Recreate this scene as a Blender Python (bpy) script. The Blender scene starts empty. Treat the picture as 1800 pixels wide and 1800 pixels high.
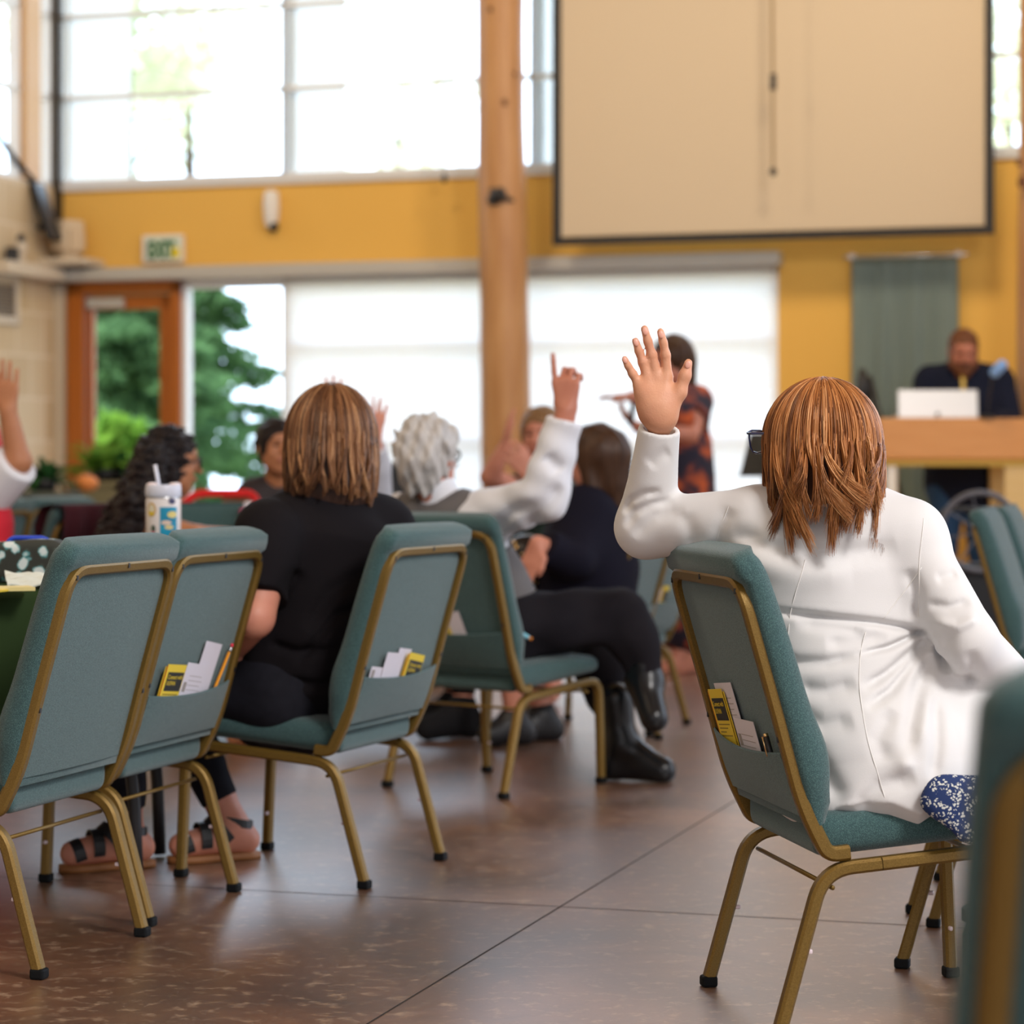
import bpy, bmesh, math, random
import numpy as np
from mathutils import Vector, Matrix
random.seed(7); np.random.seed(7)
SC = bpy.context.scene
COL = SC.collection
PI = math.pi
FPX = 4440.0; HOR = 820.0; CH = 1.02      # focal length in pixels, horizon row, eye height

# ------------------------------------------------------------------ camera
cam = bpy.data.cameras.new('camera'); camo = bpy.data.objects.new('camera', cam); COL.objects.link(camo)
camo.location = (0, 0, CH); camo.rotation_euler = (PI/2, 0, 0)
cam.sensor_width = 36; cam.lens = 36*FPX/1800; cam.shift_y = -80/1800
cam.clip_start = .05; cam.clip_end = 400
cam.dof.use_dof = True; cam.dof.focus_distance = 4.8; cam.dof.aperture_fstop = 3.5
SC.camera = camo
# ------------------------------------------------------------------ world: bright hazy daylight, brightest beyond the window wall
w = bpy.data.worlds.new('world'); SC.world = w; w.use_nodes = True
nt = w.node_tree; nt.nodes.clear()
wo = nt.nodes.new('ShaderNodeOutputWorld'); bg = nt.nodes.new('ShaderNodeBackground')
tc = nt.nodes.new('ShaderNodeTexCoord'); sx = nt.nodes.new('ShaderNodeSeparateXYZ')
mr = nt.nodes.new('ShaderNodeMapRange'); mr.inputs[1].default_value = -.3; mr.inputs[2].default_value = .8
mr.inputs[3].default_value = 1.0; mr.inputs[4].default_value = 4.8
cr = nt.nodes.new('ShaderNodeMapRange'); cr.inputs[1].default_value = -.3; cr.inputs[2].default_value = .6
mx = nt.nodes.new('ShaderNodeMix'); mx.data_type = 'RGBA'
mx.inputs[6].default_value = (.97, .96, 1.0, 1); mx.inputs[7].default_value = (.64, .79, 1.0, 1)
nt.links.new(tc.outputs['Generated'], sx.inputs[0]); nt.links.new(sx.outputs[1], mr.inputs[0]); nt.links.new(sx.outputs[1], cr.inputs[0])
nt.links.new(cr.outputs[0], mx.inputs[0]); nt.links.new(mx.outputs[2], bg.inputs[0]); nt.links.new(mr.outputs[0], bg.inputs[1])
nt.links.new(bg.outputs[0], wo.inputs[0])
# ------------------------------------------------------------------ sun outdoors and warm ceiling lamps, plus an added key light
sl = bpy.data.lights.new('sun', 'SUN'); sl.energy = 7; sl.angle = .02; sl.color = (1, .95, .85)
so = bpy.data.objects.new('sun', sl); COL.objects.link(so)
so.rotation_euler = Vector((-.55, -.38, .75)).to_track_quat('Z', 'Y').to_euler()
def area(name, loc, target, size, power, color):
    l = bpy.data.lights.new(name, 'AREA'); l.energy = power; l.size = size; l.color = color
    o = bpy.data.objects.new(name, l); COL.objects.link(o); o.location = loc
    o.rotation_euler = (Vector(loc)-Vector(target)).to_track_quat('Z', 'Y').to_euler(); return o
area('ceiling_and_key_light', (2.0, 12.2, 5.3), (3.0, 16, 3.2), .8, 90, (1, .80, .55))
area('ceiling_and_key_light', (-1.5, 13.0, 5.3), (-2, 17.5, 2.4), .8, 60, (1, .8, .55))
area('ceiling_and_key_light', (3.2, 1.0, 5.2), (.3, 5.5, .5), 1.6, 320, (1, .96, .93))  # added key light high on the right, no fixture of the room
area('ceiling_and_key_light', (-3.0, 6.0, 5.3), (-1, 8, .5), 1.0, 60, (1, .85, .65))
vs = SC.view_settings; vs.view_transform = 'Standard'; vs.look = 'None'; vs.gamma = 1; vs.use_curve_mapping = False; vs.exposure = 0.14

# ------------------------------------------------------------------ helpers
def P(px, py, d): return Vector(((px-900)*d/FPX, d, CH-(py-HOR)*d/FPX))
MATS = {}
def mat(name, col, rough=.6, metal=0, col2=None, nscale=8, ncon=.5, bump=0, bscale=200, spec=.5, coat=0, trans=0, stretch=None, emit=0, subs=0, alpha=1, sheen=0):
    if name in MATS: return MATS[name]
    m = bpy.data.materials.new(name); m.use_nodes = True; t = m.node_tree; b = t.nodes['Principled BSDF']
    I = b.inputs
    I['Base Color'].default_value = (*col, 1); I['Roughness'].default_value = rough; I['Metallic'].default_value = metal
    I['Specular IOR Level'].default_value = spec; I['Coat Weight'].default_value = coat; I['Coat Roughness'].default_value = .15
    I['Transmission Weight'].default_value = trans; I['Sheen Weight'].default_value = sheen
    if subs: I['Subsurface Weight'].default_value = subs; I['Subsurface Radius'].default_value = (.012, .005, .003); I['Subsurface Scale'].default_value = 1.0
    if alpha < 1: I['Alpha'].default_value = alpha
    if emit: I['Emission Color'].default_value = (*col, 1); I['Emission Strength'].default_value = emit
    if col2 or bump:
        tc = t.nodes.new('ShaderNodeTexCoord'); mp = t.nodes.new('ShaderNodeMapping'); t.links.new(tc.outputs['Object'], mp.inputs[0])
        if stretch: mp.inputs['Scale'].default_value = stretch
    if col2:
        n = t.nodes.new('ShaderNodeTexNoise'); n.inputs['Scale'].default_value = nscale; n.inputs['Detail'].default_value = 4
        r = t.nodes.new('ShaderNodeValToRGB'); r.color_ramp.elements[0].position = .5-ncon/2; r.color_ramp.elements[1].position = .5+ncon/2
        r.color_ramp.elements[0].color = (*col, 1); r.color_ramp.elements[1].color = (*col2, 1)
        t.links.new(mp.outputs[0], n.inputs['Vector']); t.links.new(n.outputs[0], r.inputs[0]); t.links.new(r.outputs[0], I['Base Color'])
    if bump:
        n2 = t.nodes.new('ShaderNodeTexNoise'); n2.inputs['Scale'].default_value = bscale; n2.inputs['Detail'].default_value = 3
        bp = t.nodes.new('ShaderNodeBump'); bp.inputs['Strength'].default_value = bump; bp.inputs['Distance'].default_value = .002
        t.links.new(mp.outputs[0], n2.inputs['Vector']); t.links.new(n2.outputs[0], bp.inputs['Height']); t.links.new(bp.outputs[0], I['Normal'])
    MATS[name] = m; return m
def link(t, a, b): t.links.new(a, b)
def obj(name, bm, m, parent=None, smooth=False, label=None):
    if isinstance(bm, bpy.types.Mesh): me = bm; me.name = name
    else:
        me = bpy.data.meshes.new(name); bmesh.ops.recalc_face_normals(bm, faces=bm.faces[:]); bm.to_mesh(me); bm.free()
    if smooth is True: me.polygons.foreach_set('use_smooth', [True]*len(me.polygons))
    elif smooth:
        me.polygons.foreach_set('use_smooth', [True]*len(me.polygons)); me.set_sharp_from_angle(angle=smooth)
    if m:
        for q in (m if isinstance(m, (list, tuple)) else [m]): me.materials.append(q)
    o = bpy.data.objects.new(name, me); COL.objects.link(o)
    if parent: o.parent = parent
    if label: o['label'] = label
    return o
def tag(o, label=None, cat=None, group=None, kind=None):
    if label: o['label'] = label
    if cat: o['category'] = cat
    if group: o['group'] = group
    if kind: o['kind'] = kind
    return o
def thing(name, label, cat, loc=(0, 0, 0), rz=0, group=None):
    o = bpy.data.objects.new(name, None); o.empty_display_size = .1; COL.objects.link(o)
    o.location = loc; o.rotation_euler = (0, 0, rz); return tag(o, label, cat, group)
def struct(name, bm, m, parent=None, smooth=False):
    o = obj(name, bm, m, parent, smooth)
    if not parent: o['kind'] = 'structure'
    return o
def dup(root, loc, rz, label, group=None, skip=()):
    r = root.copy(); COL.objects.link(r); r.location = loc; r.rotation_euler = (0, 0, rz); r['label'] = label
    if group: r['group'] = group
    for ch in list(root.children):
        if ch.name.split('.')[0] in skip: continue
        c = ch.copy(); COL.objects.link(c); c.parent = r
        for g in list(ch.children):
            d = g.copy(); COL.objects.link(d); d.parent = c
    return r
def B(): return bmesh.new()
def bx(bm, c, s, M=None, bev=0, seg=2):
    t = bmesh.new(); bmesh.ops.create_cube(t, size=1)
    bmesh.ops.scale(t, vec=s, verts=t.verts)
    if bev: bmesh.ops.bevel(t, geom=t.edges[:], offset=bev, segments=seg, affect='EDGES', profile=.5)
    bmesh.ops.translate(t, vec=c, verts=t.verts)
    if M: bmesh.ops.transform(t, matrix=M, verts=t.verts)
    merge(bm, t); return bm
def merge(bm, t):
    me = bpy.data.meshes.new('t'); t.to_mesh(me); t.free(); bm.from_mesh(me); bpy.data.meshes.remove(me)
def fillet(pts, r, n=6):
    pts = [Vector(p) for p in pts]; out = [pts[0]]
    for i in range(1, len(pts)-1):
        p, a, b = pts[i], (pts[i-1]-pts[i]), (pts[i+1]-pts[i])
        rr = r[i] if isinstance(r, (list, tuple)) else r
        t = min(rr, a.length*.49, b.length*.49)
        s, e = p+a.normalized()*t, p+b.normalized()*t
        for k in range(n+1):
            u = k/n; out.append(s*(1-u)**2+p*2*u*(1-u)+e*u*u)
    out.append(pts[-1]); return out
def sweep(bm, pts, prof, nrm=None, cap=True, closed=False, scales=None):
    """prof: list of (a,b): a along the frame normal, b along the binormal"""
    pts = [Vector(p) for p in pts]; n = len(pts); rings = []; N = None
    for i, p in enumerate(pts):
        if closed: T = (pts[(i+1) % n]-pts[i-1])
        else: T = (pts[min(i+1, n-1)]-pts[max(i-1, 0)])
        T.normalize()
        if nrm is not None: Bn = Vector(nrm).normalized(); N = Bn.cross(T).normalized()
        else:
            if N is None: N = T.orthogonal().normalized()
            N = (N-T*N.dot(T)).normalized(); Bn = T.cross(N)
        s = scales[i] if scales else 1
        rings.append([bm.verts.new(p+N*(a*s)+Bn*(b*s)) for a, b in prof])
    m = len(prof)
    for i in range(n if closed else n-1):
        A, C = rings[i], rings[(i+1) % n]
        for j in range(m): bm.faces.new((A[j], A[(j+1) % m], C[(j+1) % m], C[j]))
    if cap and not closed: bm.faces.new(rings[0][::-1]); bm.faces.new(rings[-1])
    return bm
def circ(r, n=10, r2=None): return [(r*math.cos(2*PI*k/n), (r2 or r)*math.sin(2*PI*k/n)) for k in range(n)]
def rrect(w, h, c):
    w /= 2; h /= 2
    return [(w-c, -h), (w, -h+c), (w, h-c), (w-c, h), (-w+c, h), (-w, h-c), (-w, -h+c), (-w+c, -h)]
def tube(bm, pts, r, n=10, **k): return sweep(bm, pts, circ(r, n), **k)
def lathe(bm, prof, seg=24, M=None):
    rings = []
    for r, z in prof: rings.append([bm.verts.new(Vector((r*math.cos(2*PI*k/seg), r*math.sin(2*PI*k/seg), z))) for k in range(seg)])
    vs = [v for r in rings for v in r]
    for a, b in zip(rings, rings[1:]):
        for k in range(seg): bm.faces.new((a[k], a[(k+1) % seg], b[(k+1) % seg], b[k]))
    bm.faces.new(rings[0][::-1]); bm.faces.new(rings[-1])
    if M: bmesh.ops.transform(bm, matrix=M, verts=vs)
    return bm
def text_mesh(s, size, ext=.0006, align='LEFT', off=0):
    c = bpy.data.curves.new('txt', 'FONT'); c.body = s; c.size = size; c.extrude = ext; c.align_x = align; c.offset = off
    o = bpy.data.objects.new('txt', c); COL.objects.link(o)
    dg = bpy.context.evaluated_depsgraph_get(); me = bpy.data.meshes.new_from_object(o.evaluated_get(dg))
    bpy.data.objects.remove(o); return me
def place(o, M): o.matrix_basis = M; return o
def frame(origin, xa, ya):
    xa = Vector(xa).normalized(); ya = Vector(ya).normalized(); za = xa.cross(ya)
    M = Matrix((xa, ya, za)).transposed().to_4x4(); M.translation = origin; return M

# ---- implicit surfaces (smooth unions of capsules and ellipsoids) for bodies, clothes and cushions
class SDF:
    def __init__(s, lo, hi, h):
        s.lo = np.array(lo, float); s.h = h; s.n = np.ceil((np.array(hi)-s.lo)/h).astype(int)+1
        s.f = np.full(s.n, 1.0, np.float32)
    def sub(s, lo, hi):
        a = np.clip(np.floor((np.array(lo)-s.lo)/s.h).astype(int), 0, s.n); b = np.clip(np.ceil((np.array(hi)-s.lo)/s.h).astype(int)+1, 0, s.n)
        sl = tuple(slice(int(x), int(y)) for x, y in zip(a, b))
        g = [(s.lo[i]+s.h*np.arange(a[i], b[i])).astype(np.float32) for i in range(3)]
        return sl, g[0][:, None, None], g[1][None, :, None], g[2][None, None, :]
    def put(s, sl, d, k, op):
        f = s.f[sl]
        if f.size == 0: return
        if op == 'u':
            if k > 0:
                hh = np.clip(.5+.5*(f-d)/k, 0, 1); s.f[sl] = f*(1-hh)+d*hh-k*hh*(1-hh)
            else: s.f[sl] = np.minimum(f, d)
        elif op == 's':
            d = -d
            if k > 0:
                hh = np.clip(.5-.5*(f-d)/k, 0, 1); s.f[sl] = f*(1-hh)+d*hh+k*hh*(1-hh)
            else: s.f[sl] = np.maximum(f, d)
    def cap(s, a, b, ra, rb=None, k=.02, flat=None, fs=1.0, op='u'):
        rb = ra if rb is None else rb; a = np.array(a, float); b = np.array(b, float)
        m = max(ra, rb)*max(fs, 1)+k+3*s.h
        sl, X, Y, Z = s.sub(np.minimum(a, b)-m, np.maximum(a, b)+m)
        if s.f[sl].size == 0: return s
        v = b-a; L2 = max(float(v@v), 1e-9)
        t = np.clip(((X-a[0])*v[0]+(Y-a[1])*v[1]+(Z-a[2])*v[2])/L2, 0, 1)
        dx = X-a[0]-t*v[0]; dy = Y-a[1]-t*v[1]; dz = Z-a[2]-t*v[2]
        r = ra+(rb-ra)*t
        if flat is not None:
            q = np.array(flat, float); q /= np.linalg.norm(q); c = dx*q[0]+dy*q[1]+dz*q[2]
            d2 = dx*dx+dy*dy+dz*dz-c*c+(c/fs)**2
            d = (np.sqrt(np.maximum(d2, 0))-r)*min(fs, 1)**.5
        else: d = np.sqrt(dx*dx+dy*dy+dz*dz)-r
        s.put(sl, d, k, op); return s
    def ell(s, c, r, R=None, k=.02, op='u'):
        c = np.array(c, float); m = max(r)+k+3*s.h
        sl, X, Y, Z = s.sub(c-m, c+m)
        if s.f[sl].size == 0: return s
        x, y, z = X-c[0], Y-c[1], Z-c[2]
        if R is not None:
            R = np.array(R); x, y, z = (R[0, 0]*x+R[1, 0]*y+R[2, 0]*z, R[0, 1]*x+R[1, 1]*y+R[2, 1]*z, R[0, 2]*x+R[1, 2]*y+R[2, 2]*z)
        k0 = np.sqrt((x/r[0])**2+(y/r[1])**2+(z/r[2])**2); k1 = np.sqrt((x/r[0]**2)**2+(y/r[1]**2)**2+(z/r[2]**2)**2)+1e-6
        s.put(sl, k0*(k0-1)/k1, k, op); return s
    def cut(s, p, n, R=.2, k=.004):
        p = np.array(p, float); n = np.array(n, float); n /= np.linalg.norm(n)
        sl, X, Y, Z = s.sub(p-R, p+R)
        d = (X-p[0])*n[0]+(Y-p[1])*n[1]+(Z-p[2])*n[2]
        ins = ((X-p[0])**2+(Y-p[1])**2+(Z-p[2])**2) < R*R
        s.f[sl] = np.where(ins, np.maximum(s.f[sl], d), s.f[sl]); return s
    def disp(s, fn, lo=None, hi=None):
        sl, X, Y, Z = s.sub(s.lo if lo is None else lo, (s.lo+s.n*s.h) if hi is None else hi)
        s.f[sl] += fn(X, Y, Z).astype(np.float32); return s
    def noise(s, amp, scale, seed=0, sq=(1, 1, 1)):
        r = np.random.RandomState(seed); ws = [(r.randn(3)*scale*np.array(sq), r.rand()*6.28) for _ in range(7)]
        return s.disp(lambda X, Y, Z: amp/2.6*sum(np.sin(w[0]*X+w[1]*Y+w[2]*Z+p) for w, p in ws))
    def mesh(s, smooth_iter=0):
        f = s.f; ins = f < 0; nx, ny, nz = f.shape
        cnt = np.zeros((nx-1, ny-1, nz-1), np.int8)
        offs = [(i, j, k) for i in (0, 1) for j in (0, 1) for k in (0, 1)]
        for i, j, k in offs: cnt += ins[i:nx-1+i, j:ny-1+j, k:nz-1+k]
        act = (cnt > 0) & (cnt < 8); ii = np.argwhere(act); idx = np.full(act.shape, -1, np.int32); idx[act] = np.arange(len(ii))
        cv = np.stack([f[ii[:, 0]+o[0], ii[:, 1]+o[1], ii[:, 2]+o[2]] for o in offs], 1)
        pos = np.zeros((len(ii), 3)); nn = np.zeros(len(ii)); O = np.array(offs, float)
        for a in range(8):
            for b in range(a+1, 8):
                if abs(O[a]-O[b]).sum() == 1:
                    fa, fb = cv[:, a], cv[:, b]; mk = (fa < 0) != (fb < 0)
                    t = np.where(mk, fa/np.where(mk, fa-fb, 1), 0)
                    pos += mk[:, None]*(O[a]+(O[b]-O[a])*t[:, None]); nn += mk
        V = s.lo+s.h*(ii+pos/nn[:, None]); Q = []
        for ax in range(3):
            sh = [slice(None)]*3; sa = list(sh); sb = list(sh); sa[ax] = slice(0, -1); sb[ax] = slice(1, None)
            A, Bq = ins[tuple(sa)], ins[tuple(sb)]; e = np.argwhere(A != Bq)
            o1, o2 = [q for q in range(3) if q != ax]
            e = e[(e[:, o1] > 0) & (e[:, o2] > 0) & (e[:, o1] < f.shape[o1]-1) & (e[:, o2] < f.shape[o2]-1)]
            fl = A[tuple(e.T)]; d1 = np.zeros(3, int); d1[o1] = 1; d2 = np.zeros(3, int); d2[o2] = 1
            q = np.stack([idx[tuple((e-d1-d2).T)], idx[tuple((e-d2).T)], idx[tuple(e.T)], idx[tuple((e-d1).T)]], 1)
            if ax == 1: fl = ~fl
            q[~fl] = q[~fl][:, ::-1]; Q.append(q)
        Q = np.concatenate(Q); Q = Q[(Q >= 0).all(1)]
        for _ in range(smooth_iter):
            acc = np.zeros_like(V); c = np.zeros(len(V))
            for a in range(4):
                b = (a+1) % 4
                np.add.at(acc, Q[:, a], V[Q[:, b]]); np.add.at(c, Q[:, a], 1)
                np.add.at(acc, Q[:, b], V[Q[:, a]]); np.add.at(c, Q[:, b], 1)
            V = np.where(c[:, None] > 0, V*.5+.5*acc/np.maximum(c, 1)[:, None], V)
        me = bpy.data.meshes.new('m'); me.vertices.add(len(V)); me.vertices.foreach_set('co', V.ravel())
        me.loops.add(len(Q)*4); me.loops.foreach_set('vertex_index', Q.ravel().astype(np.int32))
        me.polygons.add(len(Q)); me.polygons.foreach_set('loop_start', np.arange(0, len(Q)*4, 4, dtype=np.int32))
        me.update(calc_edges=True); me.validate()
        return me
# ------------------------------------------------------------------ materials
def wood_mat(name, c1, c2, stretch=(14, 14, 1.2), rough=.45, rings=True):
    m = mat(name, c1, rough, col2=c2, nscale=3, ncon=.6, stretch=stretch, bump=.15, bscale=12); return m
M_wall = mat('yellow_wall_paint', (.74, .43, .085), .8, col2=(.78, .46, .10), nscale=1.5, ncon=1, bump=.1, bscale=90)
M_log = wood_mat('peeled_log_wood', (.36, .165, .055), (.52, .29, .125), (5, 5, .7))
M_doorwood = wood_mat('orange_door_wood', (.36, .095, .004), (.42, .12, .008))
M_cream = mat('cream_paint', (.62, .54, .43), .55)
M_grey = mat('grey_aluminium', (.50, .49, .46), .5, metal=.2)
M_white = mat('white_window_frame', (.82, .84, .86), .5)
M_lect = wood_mat('lectern_oak', (.56, .25, .07), (.63, .30, .10), (1.2, 9, 9))
M_pale = wood_mat('pale_maple', (.60, .42, .17), (.66, .48, .22), (1.2, 9, 9))
M_black = mat('black_plastic', (.012, .012, .014), .45)
M_dark = mat('dark_bronze', (.05, .035, .02), .5, metal=.4)
M_steel = mat('bright_steel', (.7, .7, .72), .25, metal=1)
M_whitep = mat('white_plastic', (.75, .73, .70), .4)
M_glass = mat('clear_glass', (1, 1, 1), .0, trans=1, spec=.5)
# thin architectural glass: mostly straight through with a faint reflection
g = MATS['clear_glass'].node_tree; g.nodes.clear()
go = g.nodes.new('ShaderNodeOutputMaterial'); tr = g.nodes.new('ShaderNodeBsdfTransparent'); gl = g.nodes.new('ShaderNodeBsdfGlossy'); gl.inputs['Roughness'].default_value = .02
lw = g.nodes.new('ShaderNodeLayerWeight'); lw.inputs[0].default_value = .5; fr = g.nodes.new('ShaderNodeMath'); fr.operation = 'POWER'; fr.inputs[1].default_value = 7; link(g, lw.outputs['Facing'], fr.inputs[0]); ms = g.nodes.new('ShaderNodeMixShader'); tr.inputs[0].default_value = (.97, .985, .98, 1)
link(g, fr.outputs[0], ms.inputs[0]); link(g, tr.outputs[0], ms.inputs[1]); link(g, gl.outputs[0], ms.inputs[2]); link(g, ms.outputs[0], go.inputs[0])
def translucent(name, c, a=.6):
    m = bpy.data.materials.new(name); m.use_nodes = True; t = m.node_tree; t.nodes.clear()
    o = t.nodes.new('ShaderNodeOutputMaterial'); d = t.nodes.new('ShaderNodeBsdfDiffuse'); r = t.nodes.new('ShaderNodeBsdfTranslucent'); x = t.nodes.new('ShaderNodeMixShader')
    d.inputs[0].default_value = (*c, 1); r.inputs[0].default_value = (*c, 1); x.inputs[0].default_value = a
    link(t, d.outputs[0], x.inputs[1]); link(t, r.outputs[0], x.inputs[2]); link(t, x.outputs[0], o.inputs[0]); MATS[name] = m; return m
M_shade = translucent('white_blind_cloth', (.90, .87, .84), .60)
M_leaf = translucent('conifer_needles', (.11, .23, .11), .4)
M_leaf2 = translucent('broad_leaves', (.16, .33, .05), .4)
M_leafd = translucent('dark_house_plant_leaves', (.03, .10, .03), .3)
M_palel = translucent('sunlit_pale_leaves', (.80, .84, .72), .5)  # washed-out daylight is painted into this pale leaf colour
M_bark = mat('bark', (.10, .06, .035), .9)

# floor: stained polished concrete with saw-cut joints
fm = bpy.data.materials.new('stained_concrete'); fm.use_nodes = True; t = fm.node_tree; b = t.nodes['Principled BSDF']
tc = t.nodes.new('ShaderNodeTexCoord')
n1 = t.nodes.new('ShaderNodeTexNoise'); n1.inputs['Scale'].default_value = 1.6; n1.inputs['Detail'].default_value = 8; n1.inputs['Roughness'].default_value = .65; n1.inputs['Distortion'].default_value = .6
r1 = t.nodes.new('ShaderNodeValToRGB'); e = r1.color_ramp.elements; e[0].position = .32; e[0].color = (.070, .031, .017, 1); e[1].position = .72; e[1].color = (.31, .150, .078, 1)
x = e.new(.52); x.color = (.155, .066, .030, 1)
n2 = t.nodes.new('ShaderNodeTexNoise'); n2.inputs['Scale'].default_value = 22; n2.inputs['Detail'].default_value = 6; n2.inputs['Roughness'].default_value = .7
r2 = t.nodes.new('ShaderNodeValToRGB'); r2.color_ramp.elements[0].position = .53; r2.color_ramp.elements[1].position = .68
r2.color_ramp.elements[0].color = (0, 0, 0, 1); r2.color_ramp.elements[1].color = (.75, .75, .75, 1)
mxx = t.nodes.new('ShaderNodeMix'); mxx.data_type = 'RGBA'; mxx.inputs[7].default_value = (.50, .34, .22, 1)
for n in (n1, n2): link(t, tc.outputs['Object'], n.inputs['Vector'])
link(t, n1.outputs[0], r1.inputs[0]); link(t, n2.outputs[0], r2.inputs[0]); link(t, r2.outputs[0], mxx.inputs[0]); link(t, r1.outputs[0], mxx.inputs[6])
link(t, mxx.outputs[2], b.inputs['Base Color'])
rr = t.nodes.new('ShaderNodeMapRange'); rr.inputs[3].default_value = .30; rr.inputs[4].default_value = .50; link(t, n2.outputs[0], rr.inputs[0]); link(t, rr.outputs[0], b.inputs['Roughness'])
b.inputs['Specular IOR Level'].default_value = 1.0; b.inputs['Coat Weight'].default_value = 1; b.inputs['Coat Roughness'].default_value = .34; b.inputs['Coat IOR'].default_value = 1.7
bp = t.nodes.new('ShaderNodeBump'); bp.inputs['Strength'].default_value = .12; bp.inputs['Distance'].default_value = .002; link(t, n1.outputs[0], bp.inputs['Height']); link(t, bp.outputs[0], b.inputs['Normal'])
M_floor = fm
# block wall
bmw = bpy.data.materials.new('ground_face_block'); bmw.use_nodes = True; t = bmw.node_tree; b = t.nodes['Principled BSDF']
tc = t.nodes.new('ShaderNodeTexCoord'); bt = t.nodes.new('ShaderNodeTexBrick'); sp = t.nodes.new('ShaderNodeSeparateXYZ'); cb = t.nodes.new('ShaderNodeCombineXYZ')
link(t, tc.outputs['Object'], sp.inputs[0]); link(t, sp.outputs[0], cb.inputs[0]); link(t, sp.outputs[2], cb.inputs[1]); link(t, cb.outputs[0], bt.inputs[0])
bt.inputs['Scale'].default_value = 1; bt.inputs['Brick Width'].default_value = .4; bt.inputs['Row Height'].default_value = .3; bt.inputs['Mortar Size'].default_value = .012
bt.inputs['Color1'].default_value = (.62, .49, .32, 1); bt.inputs['Color2'].default_value = (.53, .40, .24, 1); bt.inputs['Mortar'].default_value = (.68, .56, .40, 1)
link(t, bt.outputs[0], b.inputs['Base Color']); b.inputs['Roughness'].default_value = .85
M_block = bmw

# ------------------------------------------------------------------ the wall frame: u along the window wall, w into the room
TH = math.atan(FPX/14500.0)
E1 = Vector((math.cos(TH), -math.sin(TH), 0)); NI = Vector((-math.sin(TH), -math.cos(TH), 0)); UP = Vector((0, 0, 1))
O0 = Vector(((200-900)*18/FPX, 18, 0))
WM = Matrix((E1, -NI, UP)).transposed().to_4x4(); WM.translation = O0      # local x = u, local y = -w (outwards), z up
def WU(px, py, w=0.0):
    """photo point -> (u, z) on the plane w metres in front of the window wall"""
    k = (px-900)/FPX; r = Vector((k, 1, 0)); q = O0+NI*w
    d = q.dot(NI)/r.dot(NI); p = r*d; return (p-O0).dot(E1), CH-(py-HOR)*d/FPX
def wbx(bm, u0, u1, w0, w1, z0, z1, bev=0): return bx(bm, ((u0+u1)/2, -(w0+w1)/2, (z0+z1)/2), (abs(u1-u0), abs(w1-w0), abs(z1-z0)), WM, bev)
def wpt(u, w, z): return WM @ Vector((u, -w, z))
UC = WU(100, 500)[0]            # corner with the block wall
UR = UC+14.0
z_sill = WU(600, 308)[1]; z_head = WU(700, 470)[1]; z_t1 = WU(300, 163)[1]; z_t2 = WU(300, 18)[1]; z_top = 7.4; z_ltop = 5.3
u_door0, u_door1 = WU(120, 600)[0], WU(317, 600)[0]; u_gl1 = WU(503, 600)[0]; u_win1 = WU(1368, 600)[0]
u_m = WU(497, 100)[0]; du = WU(935, 100)[0]-u_m

# floor slab and joints
bm = B(); bx(bm, (0, 8, -.1), (34, 26, .2)); fl = struct('floor', bm, M_floor)
M_joint = mat('dark_joint', (.02, .014, .010), .9)  # dark colour of the saw-cut joint strips
def fpt(px, py): d = FPX*CH/(py-HOR); return Vector(((px-900)*d/FPX, d, 0))
ja = fpt(985, 1594); jn = Vector((math.sin(TH), math.cos(TH), 0))
for i, (o, dr, L) in enumerate([(ja, jn, 16), (ja, E1, 16), (ja+jn*3.6, E1, 16), (ja-E1*3.6, jn, 16), (ja+E1*3.6, jn, 16), (ja+jn*7.2, E1, 16)]):
    bm = B(); sd = Vector((-dr.y, dr.x, 0))*.0022
    vs4 = [o-dr*L-sd, o+dr*L-sd, o+dr*L+sd, o-dr*L+sd]
    vv = [bm.verts.new((p.x, min(p.y, 30), .0006)) for p in vs4]; bm.faces.new(vv)
    s_ = struct('joint_line', bm, M_joint, parent=fl)
# back wall pieces
bm = B()
wbx(bm, UC-.3, UR, 0, -.25, z_head, z_sill-.05)
wbx(bm, u_win1, UR, 0, -.25, 0, z_head)
wbx(bm, UC-.3, UR, 0, -.25, z_top, 8.4)
wbx(bm, UC-.3, u_door0-.03, 0, -.25, 0, z_head)
struct('wall_back', bm, M_wall)
bm = B(); wbx(bm, UC-.3, UR, .03, -.27, z_sill-.05, z_sill+.015, .006); struct('trim_1', bm, mat('pale_sill', (.66, .66, .66), .5))
bm = B(); wbx(bm, UC-.05, u_win1+.03, .16, -.03, z_head-.055, z_head+.035, .01); struct('trim_2', bm, M_grey)
# clerestory windows
k = 0; u = u_m-du
while u < UR-.5:
    k += 1; a, c = u, min(u+du, UR)
    if a < UC: a = UC
    bm = B()
    for q in (a, c): wbx(bm, q-.022, q+.022, -.02, -.12, z_sill, z_top, .004)
    for z in (z_sill+.02, z_t1, z_t2, z_top-.02, 4.85, 5.6, 6.4): wbx(bm, a, c, -.03, -.10, z-.018, z+.018, .003)
    wr = struct('window_%d' % k, bm, M_white)
    bm = B(); wbx(bm, a+.02, c-.02, -.06, -.066, z_sill+.02, z_top-.02); struct('glass', bm, M_glass, parent=wr)
    bm = B(); wbx(bm, a+.0, a+.05, -.12, -1.1, z_sill-.05, z_top); struct('outer_fin', bm, M_white, parent=wr)
    u += du
NWIN = k
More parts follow.
